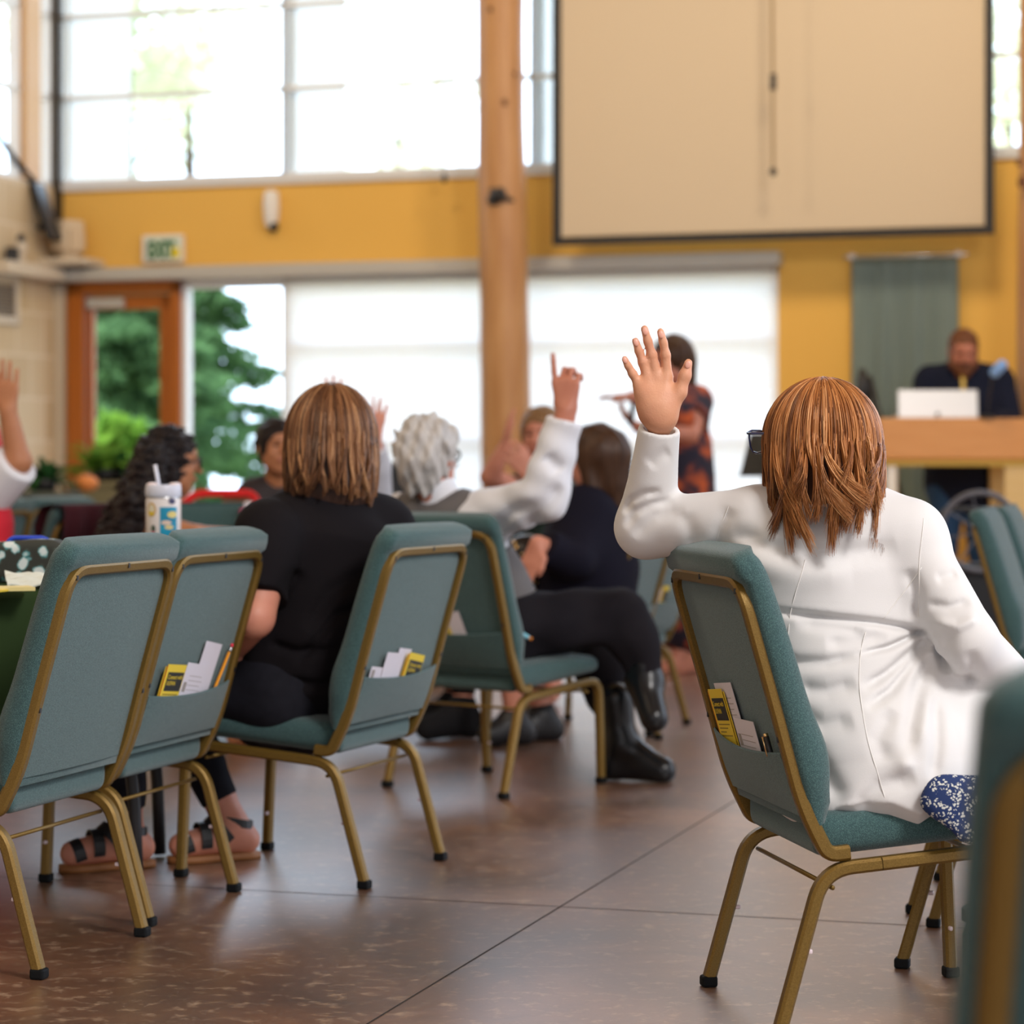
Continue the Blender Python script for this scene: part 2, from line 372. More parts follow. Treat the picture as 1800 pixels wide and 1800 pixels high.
# cross rods seen against the clerestory glass
# door with closer
bm = B()
wbx(bm, u_door0, WU(148, 600)[0], .02, -.15, 0, z_head-.05, .004)
wbx(bm, WU(300, 600)[0], u_door1, .02, -.15, 0, z_head-.05, .004)
wbx(bm, u_door0, u_door1, .02, -.15, z_head-.14, z_head-.05, .004)
dr = struct('door_1', bm, M_doorwood)
d0, d1 = WU(150, 600)[0], WU(299, 600)[0]; dz1 = z_head-.15
bm = B(); st = .085
for q in ((d0, d0+st*.55), (d1-st*1.1, d1)): wbx(bm, q[0], q[1], -.03, -.075, .02, dz1, .004)
wbx(bm, d0, d1, -.03, -.075, dz1-.10, dz1, .004); wbx(bm, d0, d1, -.03, -.075, .02, .28, .004)
struct('door_leaf', bm, M_doorwood, parent=dr)
bm = B(); wbx(bm, d0+.04, d1-.08, -.05, -.056, .28, dz1-.10); struct('glass', bm, M_glass, parent=dr)
bm = B(); wbx(bm, d0+.02, d0+.30, .03, -.03, dz1-.09, dz1-.02, .01); struct('door_closer', bm, M_grey, parent=dr)
bm = B(); wbx(bm, d0+.05, d1-.12, .03, .0, 1.0, 1.04, .008); struct('door_handle', bm, M_steel, parent=dr)
# side light and covered windows
def lowwin(n, a, c):
    bm = B()
    for q in (a+.02, c-.02): wbx(bm, q-.02, q+.02, -.02, -.12, 0, z_head-.05, .004)
    for z in (.03, z_head-.08): wbx(bm, a, c, -.02, -.12, z-.03, z+.03, .004)
    if n > NWIN+1:
        for z in (1.20, 1.86): wbx(bm, a, c, -.07, -.10, z-.03, z+.03, .004)
    wr = struct('window_%d' % n, bm, M_white); bm = B(); wbx(bm, a, c, -.10, -.106, .03, z_head-.08); struct('glass', bm, M_glass, parent=wr)
u_col = WU(888, 600)[0]
lowwin(NWIN+1, u_door1, u_gl1); lowwin(NWIN+2, u_gl1, u_col); lowwin(NWIN+3, u_col, u_win1)
for a, c, lab in ((u_gl1, u_col-.01, 'white cellular blind pulled down left of the log post'), (u_col+.01, u_win1-.02, 'white cellular blind pulled down between log post and yellow wall')):
    r = thing('window_blind', lab, 'blind', wpt((a+c)/2, .03, .12))
    Mi = Matrix.Translation(-r.location)
    bm = B(); n = 60; zt, zb = z_head-.09, .12
    pts = [(a, c, .02+.006*(i % 2), zb+(zt-zb)*i/n) for i in range(n+1)]
    rows = [[bm.verts.new(wpt(a, .02+.005*(i % 2), zb+(zt-zb)*i/n)), bm.verts.new(wpt(c, .02+.005*(i % 2), zb+(zt-zb)*i/n))] for i in range(n+1)]
    for p, q in zip(rows, rows[1:]): bm.faces.new((p[0], p[1], q[1], q[0]))
    bmesh.ops.translate(bm, vec=-r.location, verts=bm.verts); obj('blind_cloth', bm, M_shade, r)
    bm = B(); wbx(bm, a, c, .0, .06, zt, zt+.05, .006); bmesh.ops.translate(bm, vec=-r.location, verts=bm.verts); obj('head_rail', bm, M_grey, r)
    bm = B(); wbx(bm, a, c, .01, .035, zb-.02, zb, .004); bmesh.ops.translate(bm, vec=-r.location, verts=bm.verts); obj('bottom_rail', bm, M_whitep, r)
# block wall on the left (local frame: x = distance from corner towards the camera)
LM = Matrix((NI, -E1, UP)).transposed().to_4x4(); LM.translation = O0+E1*UC    # x toward room, y = outward(-u)
def lbx(bm, t0, t1, s0, s1, z0, z1, bev=0): return bx(bm, ((t0+t1)/2, (s0+s1)/2, (z0+z1)/2), (abs(t1-t0), abs(s1-s0), abs(z1-z0)), LM, bev)
def LT(px):
    k = (px-900)/FPX; c = O0+E1*UC; return (k*c.y-c.x)/(NI.x-k*NI.y)
def lobj(name, mk, m):
    bm = B(); mk(bm); bmesh.ops.transform(bm, matrix=LM.inverted(), verts=bm.verts); o = struct(name, bm, m); o.matrix_basis = LM; return o
lobj('wall_left', lambda b_: (lbx(b_, -.3, 25, 0, .25, 0, z_sill-.02), lbx(b_, 2.4, 25, 0, .25, z_sill-.02, 8.4), lbx(b_, -.3, 2.4, 0, .25, z_ltop, 8.4)), M_block)
bm = B()
for tt in (LT(95), LT(72), LT(38), 1.6, 2.4): lbx(bm, tt-.02, tt+.02, .02, .10, z_sill, z_ltop)
for z in (z_sill, z_t1, z_t2, z_ltop-.02): lbx(bm, -.1, 2.4, .02, .10, z-.02, z+.02)
wr = struct('window_%d' % (NWIN+4), bm, M_white)
bm = B(); lbx(bm, 0, 2.4, .05, .056, z_sill, z_ltop); struct('glass', bm, M_glass, parent=wr)
bm = B(); lbx(bm, .0, .05, -.05, 0, z_head+.1, 8.3, .005); wbx(bm, UC-.01, UC+.05, 0, .06, z_sill-.05, 8.3); struct('trim_3', bm, M_dark)
bm = B(); lbx(bm, -.1, 1.0, -.15, .0, z_head-.055, z_head+.035, .01); struct('trim_4', bm, M_cream)
bm = B(); wbx(bm, UC, u_door0-.02, .0, .05, 0, z_head-.06, .004); struct('trim_5', bm, mat('beige_trim', (.55, .47, .36), .6))
bm = B(); wbx(bm, UC-3, UR+1, 25.5, -.6, 8.1, 8.3); struct('ceiling', bm, mat('ceiling_boards', (.55, .36, .18), .7, col2=(.45, .28, .13), nscale=2, ncon=.7, stretch=(8, 1, 1)))
# log posts
def logpost(px, py, w, r, lab, zt=8.1, knots=()):
    u_, _ = WU(px, py, w); p = wpt(u_, w, 0)
    o = thing('log_post', lab, 'post', p)
    bm = B(); n = 60; random.seed(int(px)); pts = []; sc = []
    for i in range(n+1):
        z = zt*i/n; pts.append(Vector((.010*math.sin(z*1.3+px)-.012*(z-2)*.5, .008*math.sin(z*2.1), z))); sc.append(1.16-.034*z+.012*math.sin(z*5+px)+.008*math.sin(z*11))
    prof = [(r*math.cos(a)*(1+.015*math.sin(3*a+1)), r*math.sin(a)*(1+.015*math.sin(3*a+1))) for a in [2*PI*k/40 for k in range(40)]]
    sweep(bm, pts, prof, scales=sc); obj('log', bm, M_log, o, True)
    for kx, ky, kr in knots:
        q = P(kx, ky, p.y-r*.98)-p; bm = B(); bmesh.ops.create_uvsphere(bm, u_segments=12, v_segments=8, radius=kr); bmesh.ops.scale(bm, vec=(1, .3, 1.3), verts=bm.verts); bmesh.ops.translate(bm, vec=q, verts=bm.verts)
        obj('knot', bm, mat('dark_knot', (.12, .045, .015), .7), o, True)
    return o, p
lp, lpp = logpost(886, 600, .55, .148, 'big round peeled log post standing between the two white blinds', knots=((862, 16, .014), (887, 180, .02), (905, 130, .012), (880, 500, .016), (884, 555, .014)))
logpost(1838, 600, .80, .150, 'round peeled log post cut by the right edge beside the green banner', knots=((1792, 285, .02), (1797, 320, .03)))
bm = B(); lbx(bm, LT(68), LT(42), -.02, .06, z_sill, z_ltop, .005); struct('trim_6', bm, mat('peach_wood', (.66, .42, .22), .6))
# ------------------------------------------------------------------ projector screen
def scr(px, py): return WU(px, py, .45)
ua, zb = scr(972, 432); ub, zb2 = scr(1748, 411); zt = 5.4
o = thing('projector_screen', 'large beige pull-down projector screen with black border hanging over the yellow wall', 'screen', wpt((ua+ub)/2, .45, zb)); loc = o.location.copy()
def loc_build(name, m, parent, fn, smooth=False, **k):
    bm = B(); fn(bm); bmesh.ops.transform(bm, matrix=parent.matrix_basis.inverted(), verts=bm.verts); return obj(name, bm, m, parent, smooth, **k)
fw = .058
loc_build('screen_cloth', mat('beige_screen_cloth', (.60, .50, .37), .75), o, lambda b_: wbx(b_, ua+fw, ub-fw, .455, .450, zb+fw, zt))
def brd(b_):
    wbx(b_, ua, ua+fw, .47, .445, zb, zt, .004); wbx(b_, ub-fw, ub, .47, .445, zb, zt, .004); wbx(b_, ua, ub, .475, .44, zb, zb+fw*.9, .006)
loc_build('border', mat('black_screen_border', (.012, .012, .014), .6), o, brd)
loc_build('screen_housing', M_whitep, o, lambda b_: wbx(b_, ua-.05, ub+.05, .52, .38, zt, zt+.16, .01))
u_, z_ = WU(1359, 302, .75); z1_ = WU(1359, 130, .75)[1]; z2_ = WU(1359, 158, .75)[1]
o = thing('pull_cord', 'long pull cord hanging down in front of the projector screen', 'cord', wpt(u_, .75, z_))
loc_build('cord', mat('tan_cord', (.30, .21, .11), .8), o, lambda b_: tube(b_, [wpt(u_, .75, z_), wpt(u_-.005, .75, 4), wpt(u_-.01, .75, 8.1)], .010, 6))
loc_build('toggle', M_black, o, lambda b_: (tube(b_, [wpt(u_, .75, z2_), wpt(u_, .75, (z1_+z2_)/2), wpt(u_, .75, z1_)], .02, 8)), True)
loc_build('end_knob', M_black, o, lambda b_: tube(b_, [wpt(u_, .75, z_-.025), wpt(u_, .75, z_), wpt(u_, .75, z_+.025)], .024, 8, scales=[.6, 1, .6]), True)
u_, z_ = WU(781, 313, .3)
o = thing('blind_cord', 'thin dark cord with a knob hanging in the tall window left of the log post', 'cord', wpt(u_, .3, z_))
loc_build('cord', mat('thin_cord', (.45, .45, .42), .8), o, lambda b_: tube(b_, [wpt(u_, .3, z_), wpt(u_+.01, .3, 4), wpt(u_+.01, .3, 8.1)], .0035, 6))
loc_build('end_knob', M_black, o, lambda b_: tube(b_, [wpt(u_, .3, z_-.03), wpt(u_, .3, z_), wpt(u_, .3, z_+.03)], .02, 8, scales=[.7, 1, .4]), True)
# ------------------------------------------------------------------ things on the walls
u_, z_ = WU(291, 438); e0, e1 = WU(256, 438)[0], WU(326, 438)[0]; zz0, zz1 = WU(291, 462)[1], WU(291, 414)[1]
o = thing('exit_sign', 'white exit sign with green letters above the glass door', 'sign', wpt(u_, 0, zz0))
loc_build('housing', M_whitep, o, lambda b_: wbx(b_, e0, e1, 0, .06, zz0, zz1, .008))
loc_build('face_plate', mat('pale_green_face', (.62, .72, .58), .5), o, lambda b_: wbx(b_, e0+.035, e1-.012, .06, .063, zz0+.018, zz1-.018))
me = text_mesh('EXIT', .165, .001, off=.008); tx = obj('lettering', me, mat('exit_green', (.005, .12, .035), .6), o)
tx.matrix_basis = o.matrix_basis.inverted() @ frame(wpt(e0+.042, .067, zz0+.032), E1, UP) @ Matrix.Diagonal((.62, 1, 1, 1))
loc_build('sticker', mat('yellow_sticker', (.75, .60, .02), .5), o, lambda b_: wbx(b_, e1-.075, e1-.015, .064, .066, zz0+.03, zz0+.10))
u_, z_ = WU(482, 370)
o = thing('motion_sensor', 'white tapered wall sensor on the yellow wall right of the exit sign', 'sensor', wpt(u_, 0, z_))
def sens(b_):
    c = wpt(u_, .05, z_)
    pts = [c+UP*.135, c+UP*.12, c+UP*.04, c-UP*.06, c-UP*.10, c-UP*.13]; sweep(b_, pts, circ(.062, 16, .055), scales=[.55, .85, 1, .9, .75, .5])
loc_build('shell', M_whitep, o, sens, True)
loc_build('lens', M_black, o, lambda b_: (lathe(b_, [(.012, -.03), (.03, -.02), (.034, 0), (.03, .03), (.012, .04)], 14, Matrix.Translation(wpt(u_+.02, .06, z_-.125)))), True)
# black clamp/spotlight on the log post
q = P(874, 345, lpp.y-.17)
o = thing('stage_light', 'small black spotlight clamped to the big log post', 'light', q)
bm = B(); lathe(bm, [(.02, -.07), (.045, -.06), (.05, .02), (.035, .06), (.01, .07)], 16, Matrix.Rotation(1.1, 4, 'X')@Matrix.Rotation(.5, 4, 'Y')); obj('lamp_head', bm, M_black, o, True)
bm = B(); tube(bm, [(.02, .0, 0), (.07, .02, -.02), (.10, .04, -.03)], .022, 8); obj('bracket', bm, M_black, o, True)
bm = B(); bx(bm, (-.01, .03, .04), (.08, .05, .03), None, .006); obj('clamp', bm, M_black, o)
# green banner on a rod
ba, bz = WU(1497, 455, .08); bb, _ = WU(1684, 450, .08); bb0 = 1.02-.35
o = thing('wall_banner', 'grey-green fabric banner hanging from a rod on the yellow wall', 'banner', wpt((ba+bb)/2, .08, bz))
def ban(b_):
    nx, nz = 60, 30; g_ = []
    for j in range(nz+1):
        row = []
        for i in range(nx+1):
            s_ = i/nx; v = j/nz; a_ = .004+.016*v
            wv = a_*(math.sin(s_*23+1)+.7*math.sin(s_*41+2+v)+.4*math.sin(s_*11))
            row.append(b_.verts.new(wpt(ba+(bb-ba)*(s_+.004*math.sin(v*6)), .08+wv, bz-(bz-bb0)*v)))
        g_.append(row)
    for j in range(nz):
        for i in range(nx): b_.faces.new((g_[j][i], g_[j][i+1], g_[j+1][i+1], g_[j+1][i]))
    bmesh.ops.solidify(b_, geom=b_.faces[:], thickness=.004)
loc_build('banner_cloth', mat('grey_green_felt', (.36, .46, .44), .9, col2=(.27, .36, .35), nscale=4, ncon=.9, stretch=(6, 6, .4), bump=.3, bscale=300), o, ban, True)
loc_build('rod', M_steel, o, lambda b_: tube(b_, [wpt(ba-.05, .08, bz+.012), wpt(bb+.06, .08, bz+.012)], .009, 8), True)
for q_ in (ba, bb+.0): loc_build('rod_bracket', M_whitep, o, lambda b_, q_=q_: wbx(b_, q_-.015, q_+.015, 0, .09, bz-.005, bz+.035, .006))
# left corner: speaker, shelf plate, tv, vent, webcam
sa, sz = WU(105, 452, .3); 
o = thing('corner_shelf', 'small cream shelf plate in the upper left corner under the speaker', 'shelf', wpt(sa, .2, sz-.06))
loc_build('shelf_plate', M_cream, o, lambda b_: wbx(b_, WU(70, 460, .25)[0], WU(157, 460, .25)[0], .0, .32, sz-.055, sz-.005, .01))
loc_build('bracket', M_dark, o, lambda b_: wbx(b_, sa-.08, sa+.14, .0, .2, z_head+.03, sz-.055, .004))
o = thing('speaker', 'cream tapered speaker standing on the corner shelf', 'speaker', wpt(sa, .2, sz))
def spk(b_):
    c = wpt(sa, .17, sz); zt_ = WU(105, 388, .2)[1]-sz
    sweep(b_, [c, c+UP*.03, c+UP*.05, c+UP*.1, c+UP*(zt_-.01), c+UP*zt_], rrect(.21, .19, .03), scales=[.6, .6, .9, 1, .88, .82])
loc_build('cabinet', mat('cream_speaker', (.60, .48, .34), .55), o, spk, .6)
loc_build('grille', mat('cream_mesh', (.52, .41, .28), .8, bump=.4, bscale=400), o, lambda b_: wbx(b_, sa-.07, sa+.07, .262, .268, sz+.08, sz+.20, .002))
tt = LT(30); tz = P(50, 350, 17.7).z
o = thing('television', 'black wall television seen edge-on above the left ledge', 'television', LM @ Vector((tt, -.15, tz)))
Mt = LM @ Matrix.Translation((LT(58), -.10, P(50, 372, 17.7).z)) @ Matrix.Rotation(.0, 4, 'Y') @ Matrix.Rotation(-.35, 4, 'X')
loc_build('panel', M_black, o, lambda b_: bx(b_, (0, 0, 0), (.16, .05, .42), Mt, .008))
loc_build('wall_arm', M_black, o, lambda b_: tube(b_, [LM@Vector((LT(66), -.02, P(50, 400, 17.7).z)), LM@Vector((LT(62), -.12, P(50, 372, 17.7).z))], .025, 8))
loc_build('cable', mat('dark_cable', (.02, .025, .035), .9, spec=.1), o, lambda b_: tube(b_, fillet([P(92, 385, 17.9), P(60, 320, 17.75), P(25, 280, 17.55), P(-6, 235, 17.35)], .1), .022, 8), True)
o = thing('wall_vent', 'white framed vent grille on the block wall at the left edge', 'vent', LM @ Vector((LT(5), 0, P(10, 525, 17.4).z)))
vz0, vz1 = P(20, 570, 17.45).z, P(20, 482, 17.45).z
def vf(b_):
    t0, t1 = LT(29), LT(29)+.62
    for a_, c_ in ((t0, t0+.05), (t1-.05, t1)): lbx(b_, a_, c_, -.03, 0, vz0, vz1, .004)
    for a_, c_ in ((vz0, vz0+.05), (vz1-.05, vz1)): lbx(b_, t0, t1, -.03, 0, a_, c_, .004)
loc_build('vent_frame', M_cream, o, vf)
loc_build('louvre', mat('taupe_louvre', (.16, .13, .11), .7), o, lambda b_: [lbx(b_, LT(29)+.05, LT(29)+.57, -.015, 0, vz0+.05+.025*i, vz0+.05+.025*i+.018) for i in range(int((vz1-vz0-.1)/.025))])
wl = LM @ Vector((LT(17), -.08, z_head+.035))
o = thing('webcam', 'small dark camera on the end of the left ledge', 'camera', wl)
bm = B(); lathe(bm, [(.03, 0), (.035, .02), (.03, .06), (.045, .08), (.045, .13), (.02, .16)], 14); obj('camera_body', bm, M_cream, o, True)
bm = B(); bmesh.ops.create_uvsphere(bm, u_segments=12, v_segments=8, radius=.03); bmesh.ops.translate(bm, vec=(.01, -.02, .17), verts=bm.verts); obj('lens', bm, M_black, o, True)
o2 = thing('webcam', 'tiny black device at the left edge above the vent', 'camera', LM @ Vector((LT(3), -.08, z_head+.035)))
bm = B(); bx(bm, (0, 0, .05), (.09, .06, .1), None, .01); obj('device_body', bm, M_black, o2)

# ------------------------------------------------------------------ outdoors
bm = B(); bx(bm, (0, 52, -.25), (160, 68, .1)); struct('ground', bm, mat('sunny_grass', (.30, .36, .12), .9, col2=(.48, .45, .28), nscale=.6, ncon=.6))
def leafcloud(bm, c, r, n, ls, seed, sq=1.0):
    rs = np.random.RandomState(seed)
    for _ in range(n):
        v = rs.randn(3); v /= np.linalg.norm(v); p = Vector(c)+Vector((v[0]*r[0], v[1]*r[1], v[2]*r[2]))*(rs.rand()**.4)
        a = Vector(rs.randn(3)).normalized(); b_ = a.orthogonal().normalized(); l = ls*(.6+.8*rs.rand())
        q = [p-a*l, p+b_*l*.38, p+a*l, p-b_*l*.38]; bm.faces.new([bm.verts.new(x_) for x_ in q])
def conifer(px, d, z1, rad, seed, lab, m=None, z0=.6, dens=1.0):
    x0 = (px-900)*d/FPX; o = thing('conifer_tree', lab, 'tree', (x0, d, -.2))
    bm = B(); tube(bm, [(0, 0, 0), (0, 0, z1*.5), (0, 0, z1)], .16, 8, scales=[1, .6, .1]); obj('trunk', bm, M_bark, o, True)
    bm = B(); rs = np.random.RandomState(seed); nb = int(90*dens)
    for i in range(nb):
        z = z0+(z1-z0)*(i/nb); L = rad*(1-(i/nb)*.85)*(.6+.6*rs.rand()); a = rs.rand()*6.28
        dr_ = Vector((math.cos(a), math.sin(a), -.12-.25*rs.rand()))
        for s_ in range(9):
            t_ = (s_+.6)/9; p = Vector((0, 0, z))+dr_*L*t_; leafcloud(bm, p, (.22, .22, .09), 26, .085, seed*1000+i*10+s_)
    obj('foliage', bm, m or M_leaf, o)
    return o
conifer(225, 27, 3.9, 2.3, 3, 'dark green conifer outside behind the glass door')
conifer(345, 31, 3.7, 2.0, 5, 'bushy conifer outside behind the glass panel right of the door', z0=.6, dens=.42)
def broad(px, py, d, r, seed, lab, m, n=1500, ls=.16):
    c = P(px, py, d); o = thing('leafy_tree', lab, 'tree', (c.x, d, -.2)); cz = c.z+.2
    bm = B(); tube(bm, [(0, 0, 0), (.1, 0, cz*.6), (0, 0, cz)], .12, 8); obj('trunk', bm, M_bark, o, True)
    bm = B(); rs = np.random.RandomState(seed)
    for i in range(14):
        v = rs.randn(3)*.45; leafcloud(bm, (v[0]*r, v[1]*r, cz+v[2]*r*.8), (r*.42, r*.42, r*.36), n//14, ls, seed*77+i)
    obj('crown', bm, m, o); return o
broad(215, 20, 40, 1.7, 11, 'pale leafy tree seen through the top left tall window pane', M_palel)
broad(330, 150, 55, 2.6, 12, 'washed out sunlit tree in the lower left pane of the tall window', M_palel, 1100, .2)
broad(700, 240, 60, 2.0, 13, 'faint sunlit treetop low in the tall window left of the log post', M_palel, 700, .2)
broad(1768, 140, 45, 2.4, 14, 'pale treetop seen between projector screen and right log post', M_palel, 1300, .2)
o = broad(180, 800, 21, .36, 15, 'bright leafy shrub outside at the foot of the glass door', M_leaf2, 900, .10)
o.name = 'garden_shrub'
# pole and branch seen through the lower left clerestory pane
o = thing('scaffold_pole', 'thin green poles outside the lower left pane of the tall window', 'pole', (P(163, 300, 32).x, 32, -.2))
loc_build('pole', mat('green_pole', (.22, .34, .30), .7), o, lambda b_: (tube(b_, [P(163, 185, 32), P(285, 226, 32), P(225, 300, 32)], .035, 6), tube(b_, [P(163, 160, 32), (P(163, 320, 32).x, 32, -.2)], .03, 6)))
# ------------------------------------------------------------------ banquet chairs
def fabric(name, c1, c2):
    m = bpy.data.materials.new(name); m.use_nodes = True; t = m.node_tree; b = t.nodes['Principled BSDF']
    tc = t.nodes.new('ShaderNodeTexCoord'); v = t.nodes.new('ShaderNodeTexVoronoi'); v.inputs['Scale'].default_value = 560
    n = t.nodes.new('ShaderNodeTexNoise'); n.inputs['Scale'].default_value = 700; n.inputs['Detail'].default_value = 2
    ad = t.nodes.new('ShaderNodeMath'); ad.operation = 'ADD'
    r = t.nodes.new('ShaderNodeValToRGB'); r.color_ramp.elements[0].position = .55; r.color_ramp.elements[1].position = 1.05
    r.color_ramp.elements[0].color = (*c1, 1); r.color_ramp.elements[1].color = (*c2, 1)
    link(t, tc.outputs['Object'], v.inputs['Vector']); link(t, tc.outputs['Object'], n.inputs['Vector'])
    link(t, v.outputs['Distance'], ad.inputs[0]); link(t, n.outputs[0], ad.inputs[1]); link(t, ad.outputs[0], r.inputs[0]); link(t, r.outputs[0], b.inputs['Base Color'])
    bp = t.nodes.new('ShaderNodeBump'); bp.inputs['Strength'].default_value = .5; bp.inputs['Distance'].default_value = .0015; bp.invert = True
    link(t, ad.outputs[0], bp.inputs['Height']); link(t, bp.outputs[0], b.inputs['Normal'])
    b.inputs['Roughness'].default_value = .85; b.inputs['Sheen Weight'].default_value = .25; b.inputs['Sheen Roughness'].default_value = .5; b.inputs['Specular IOR Level'].default_value = .25
    MATS[name] = m; return m
M_teal = fabric('teal_woven_fabric', (.108, .212, .204), (.032, .074, .077))
M_gold = mat('hammered_gold_paint', (.155, .090, .014), .38, metal=.45, col2=(.22, .13, .026), nscale=500, ncon=.3, bump=.35, bscale=550)
M_cap = mat('black_rubber', (.004, .005, .006), .7, spec=.2)
M_clear = mat('clear_bumper', (.75, .62, .66), .2, spec=.8)
SQ = rrect(.024, .027, .005)
LX = .2375
def leg_z(y): return .300+(y+.165)*.088
BF = [Vector((0, -.120, .331)), Vector((0, -.160, .327)), Vector((0, -.205, .415)), Vector((0, -.250, .58)), Vector((0, -.318, .815))]   # back frame side line
def chair_mesh():
    root = thing('banquet_chair', 'teal', 'chair')
    for s in (-1, 1):
        x = s*LX
        pts = fillet([(x, -.250, .012), (x, -.168, leg_z(-.168)), (x, -.06, leg_z(-.06))], .085, 8)
        bm = B(); sweep(bm, pts, SQ, nrm=(1, 0, 0)); lg = obj('leg', bm, M_gold, root, .5)
        bm = B(); bx(bm, (x, -.250, .011), (.031, .031, .022), None, .005); obj('foot_cap', bm, M_cap, lg)
        bm = B(); bx(bm, (x-s*.004, -.1935, .155), (.008, .014, .009), None, .003); obj('bumper', bm, M_clear, lg)
        pts = fillet([(x, .250, .012), (x, .235, leg_z(.235)), (x, .10, leg_z(.10))], .055, 8)
        bm = B(); sweep(bm, pts, SQ, nrm=(1, 0, 0)); lg = obj('leg', bm, M_gold, root, .5)
        bm = B(); bx(bm, (x, .250, .011), (.031, .031, .022), None, .005); obj('foot_cap', bm, M_cap, lg)
        bm = B(); bx(bm, (x-s*.016, .243, .10), (.014, .008, .009), None, .003); obj('bumper', bm, M_clear, lg)
        bm = B(); sweep(bm, [(x, -.062, leg_z(-.062)), (x, .102, leg_z(.102))], SQ, nrm=(1, 0, 0)); obj('seat_rail', bm, M_gold, root, .5)
    # back frame hoop
    X = LX-.001; side = [Vector((X, p.y, p.z)) for p in BF]
    full = [side[0], side[1], side[2], side[3], side[4], Vector((-X, BF[4].y, BF[4].z))]+[Vector((-X, p.y, p.z)) for p in reversed(BF[:4])]
    rad = [0, .07, .09, .12, .06, .06, .12, .09, .07, 0]
    pts = fillet(full, rad, 7)
    bm = B(); rings = []
    n = len(pts)
    pdir = (BF[4]-BF[3]).normalized(); bn0 = Vector((1, 0, 0))
    for i, p in enumerate(pts):     # keep the strip square to the back plane
        T = (pts[min(i+1, n-1)]-pts[max(i-1, 0)]).normalized()
        back = Vector((0, -pdir.z, pdir.y)) if abs(T.x) > .02 else Vector((1, 0, 0)).cross(T)
        if i == 0: pb = back
        if back.dot(pb) < 0: back = -back
        sidev = back.cross(T).normalized(); back = T.cross(sidev).normalized()
        if back.dot(pb) < 0: back = -back
        pb = back
        rings.append([bm.verts.new(p+sidev*a+back*b_) for a, b_ in SQ])
    for A, C in zip(rings, rings[1:]):
        for j in range(8): bm.faces.new((A[j], A[(j+1) % 8], C[(j+1) % 8], C[j]))
    bm.faces.new(rings[0][::-1]); bm.faces.new(rings[-1])
    fr = obj('back_frame', bm, M_gold, root, .5)
    for (hx, hz) in ((0, 1.0), (-X+.012, .93), (X-.012, .93), (-X, .38), (X, .38)):
        p = BF[3]+(BF[4]-BF[3])*((hz-.0)) if hz > .5 else BF[2]+(BF[3]-BF[2])*hz*1.9
        bm = B(); bx(bm, (hx, p.y-.0135, p.z-.0), (.007, .004, .010)); obj('screw_hole', bm, M_black, fr)
    def bp(x, s, off):     # point on back plane: s metres up from the bottom of the pad, off = forward offset
        tot = (BF[3]-BF[2]).length
        a = BF[2]+(BF[3]-BF[2]).normalized()*s if s < tot else BF[3]+(BF[4]-BF[3]).normalized()*(s-tot)
        d_ = (BF[3]-BF[2]) if s < tot else (BF[4]-BF[3]); nn = Vector((0, d_.z, -d_.y)).normalized(); return Vector((x, a.y, a.z))+nn*off
    TOT = (BF[3]-BF[2]).length+(BF[4]-BF[3]).length
    # padded backrest: shaped grid front and sides wrapped round the hoop
    bm = B(); cols = 26; rows = 30; W2 = .262; s0, s1 = -.040, TOT+.044
    def sect(s):
        v = (s-s0)/(s1-s0)
        th = .042+.010*math.sin(min(1, max(0, (v-.02)/.9))*PI)**.8+.014*math.exp(-((v-.24)/.13)**2)
        if v > .9: th *= 1-.35*((v-.9)/.1)**2
        if v < .06: th *= .55+.45*(v/.06)
        w2 = W2-(.004 if v < .97 else .012)
        if v < .17: w2 -= .010*math.sin((.17-v)/.17*PI*.5)
        b0 = -.010 if v > .90 else .002
        pr = [(-w2+.018, b0), (-w2+.004, b0+.006), (-w2, b0+.014), (-w2, .010+th*.45), (-w2+.010, .012+th*.80), (-w2+.035, .012+th*.97)]
        pr += [(-w2+.035+(2*w2-.07)*q/8, .012+th*(1+.10*math.sin(q/8*PI))) for q in range(1, 8)]
        pr += [(-a_, b_) for a_, b_ in reversed(pr[:6])]
        return pr
    rings = []
    ss = [s0+(s1-s0)*i/rows for i in range(rows+1)]
    for s in ss: rings.append([bm.verts.new(bp(a_, s, b_)) for a_, b_ in sect(s)])
    mm = len(rings[0])
    for A, C in zip(rings, rings[1:]):
        for j in range(mm): bm.faces.new((A[j], A[(j+1) % mm], C[(j+1) % mm], C[j]))
    tp = [bm.verts.new(v.co+Vector((0, .004, .008))) for v in rings[-1]]
    cc = sum((v.co for v in tp), Vector())/mm
    for v in tp: v.co = cc+(v.co-cc)*.90+Vector((0, 0, .003))
    for j in range(mm): bm.faces.new((rings[-1][j], rings[-1][(j+1) % mm], tp[(j+1) % mm], tp[j]))
    bm.faces.new(tp); bm.faces.new(rings[0][::-1])
    obj('backrest', bm, M_teal, root, .9)
    # back panel cloth inside the hoop
    bm = B(); rings = []
    for s in [-.022+(TOT+.012)*i/16 for i in range(17)]:
        rings.append([bm.verts.new(bp(x, s, o_)) for x, o_ in ((-X+.008, .012), (X-.008, .012), (X-.008, .001), (X*.5, -.002), (0, -.003), (-X*.5, -.002), (-X+.008, .001))])
    for A, C in zip(rings, rings[1:]):
        for j in range(7): bm.faces.new((A[j], A[(j+1) % 7], C[(j+1) % 7], C[j]))
    bm.faces.new(rings[0][::-1]); bm.faces.new(rings[-1]); obj('back_panel', bm, M_teal, root, .9)
    # pocket
    bm = B(); rings = []
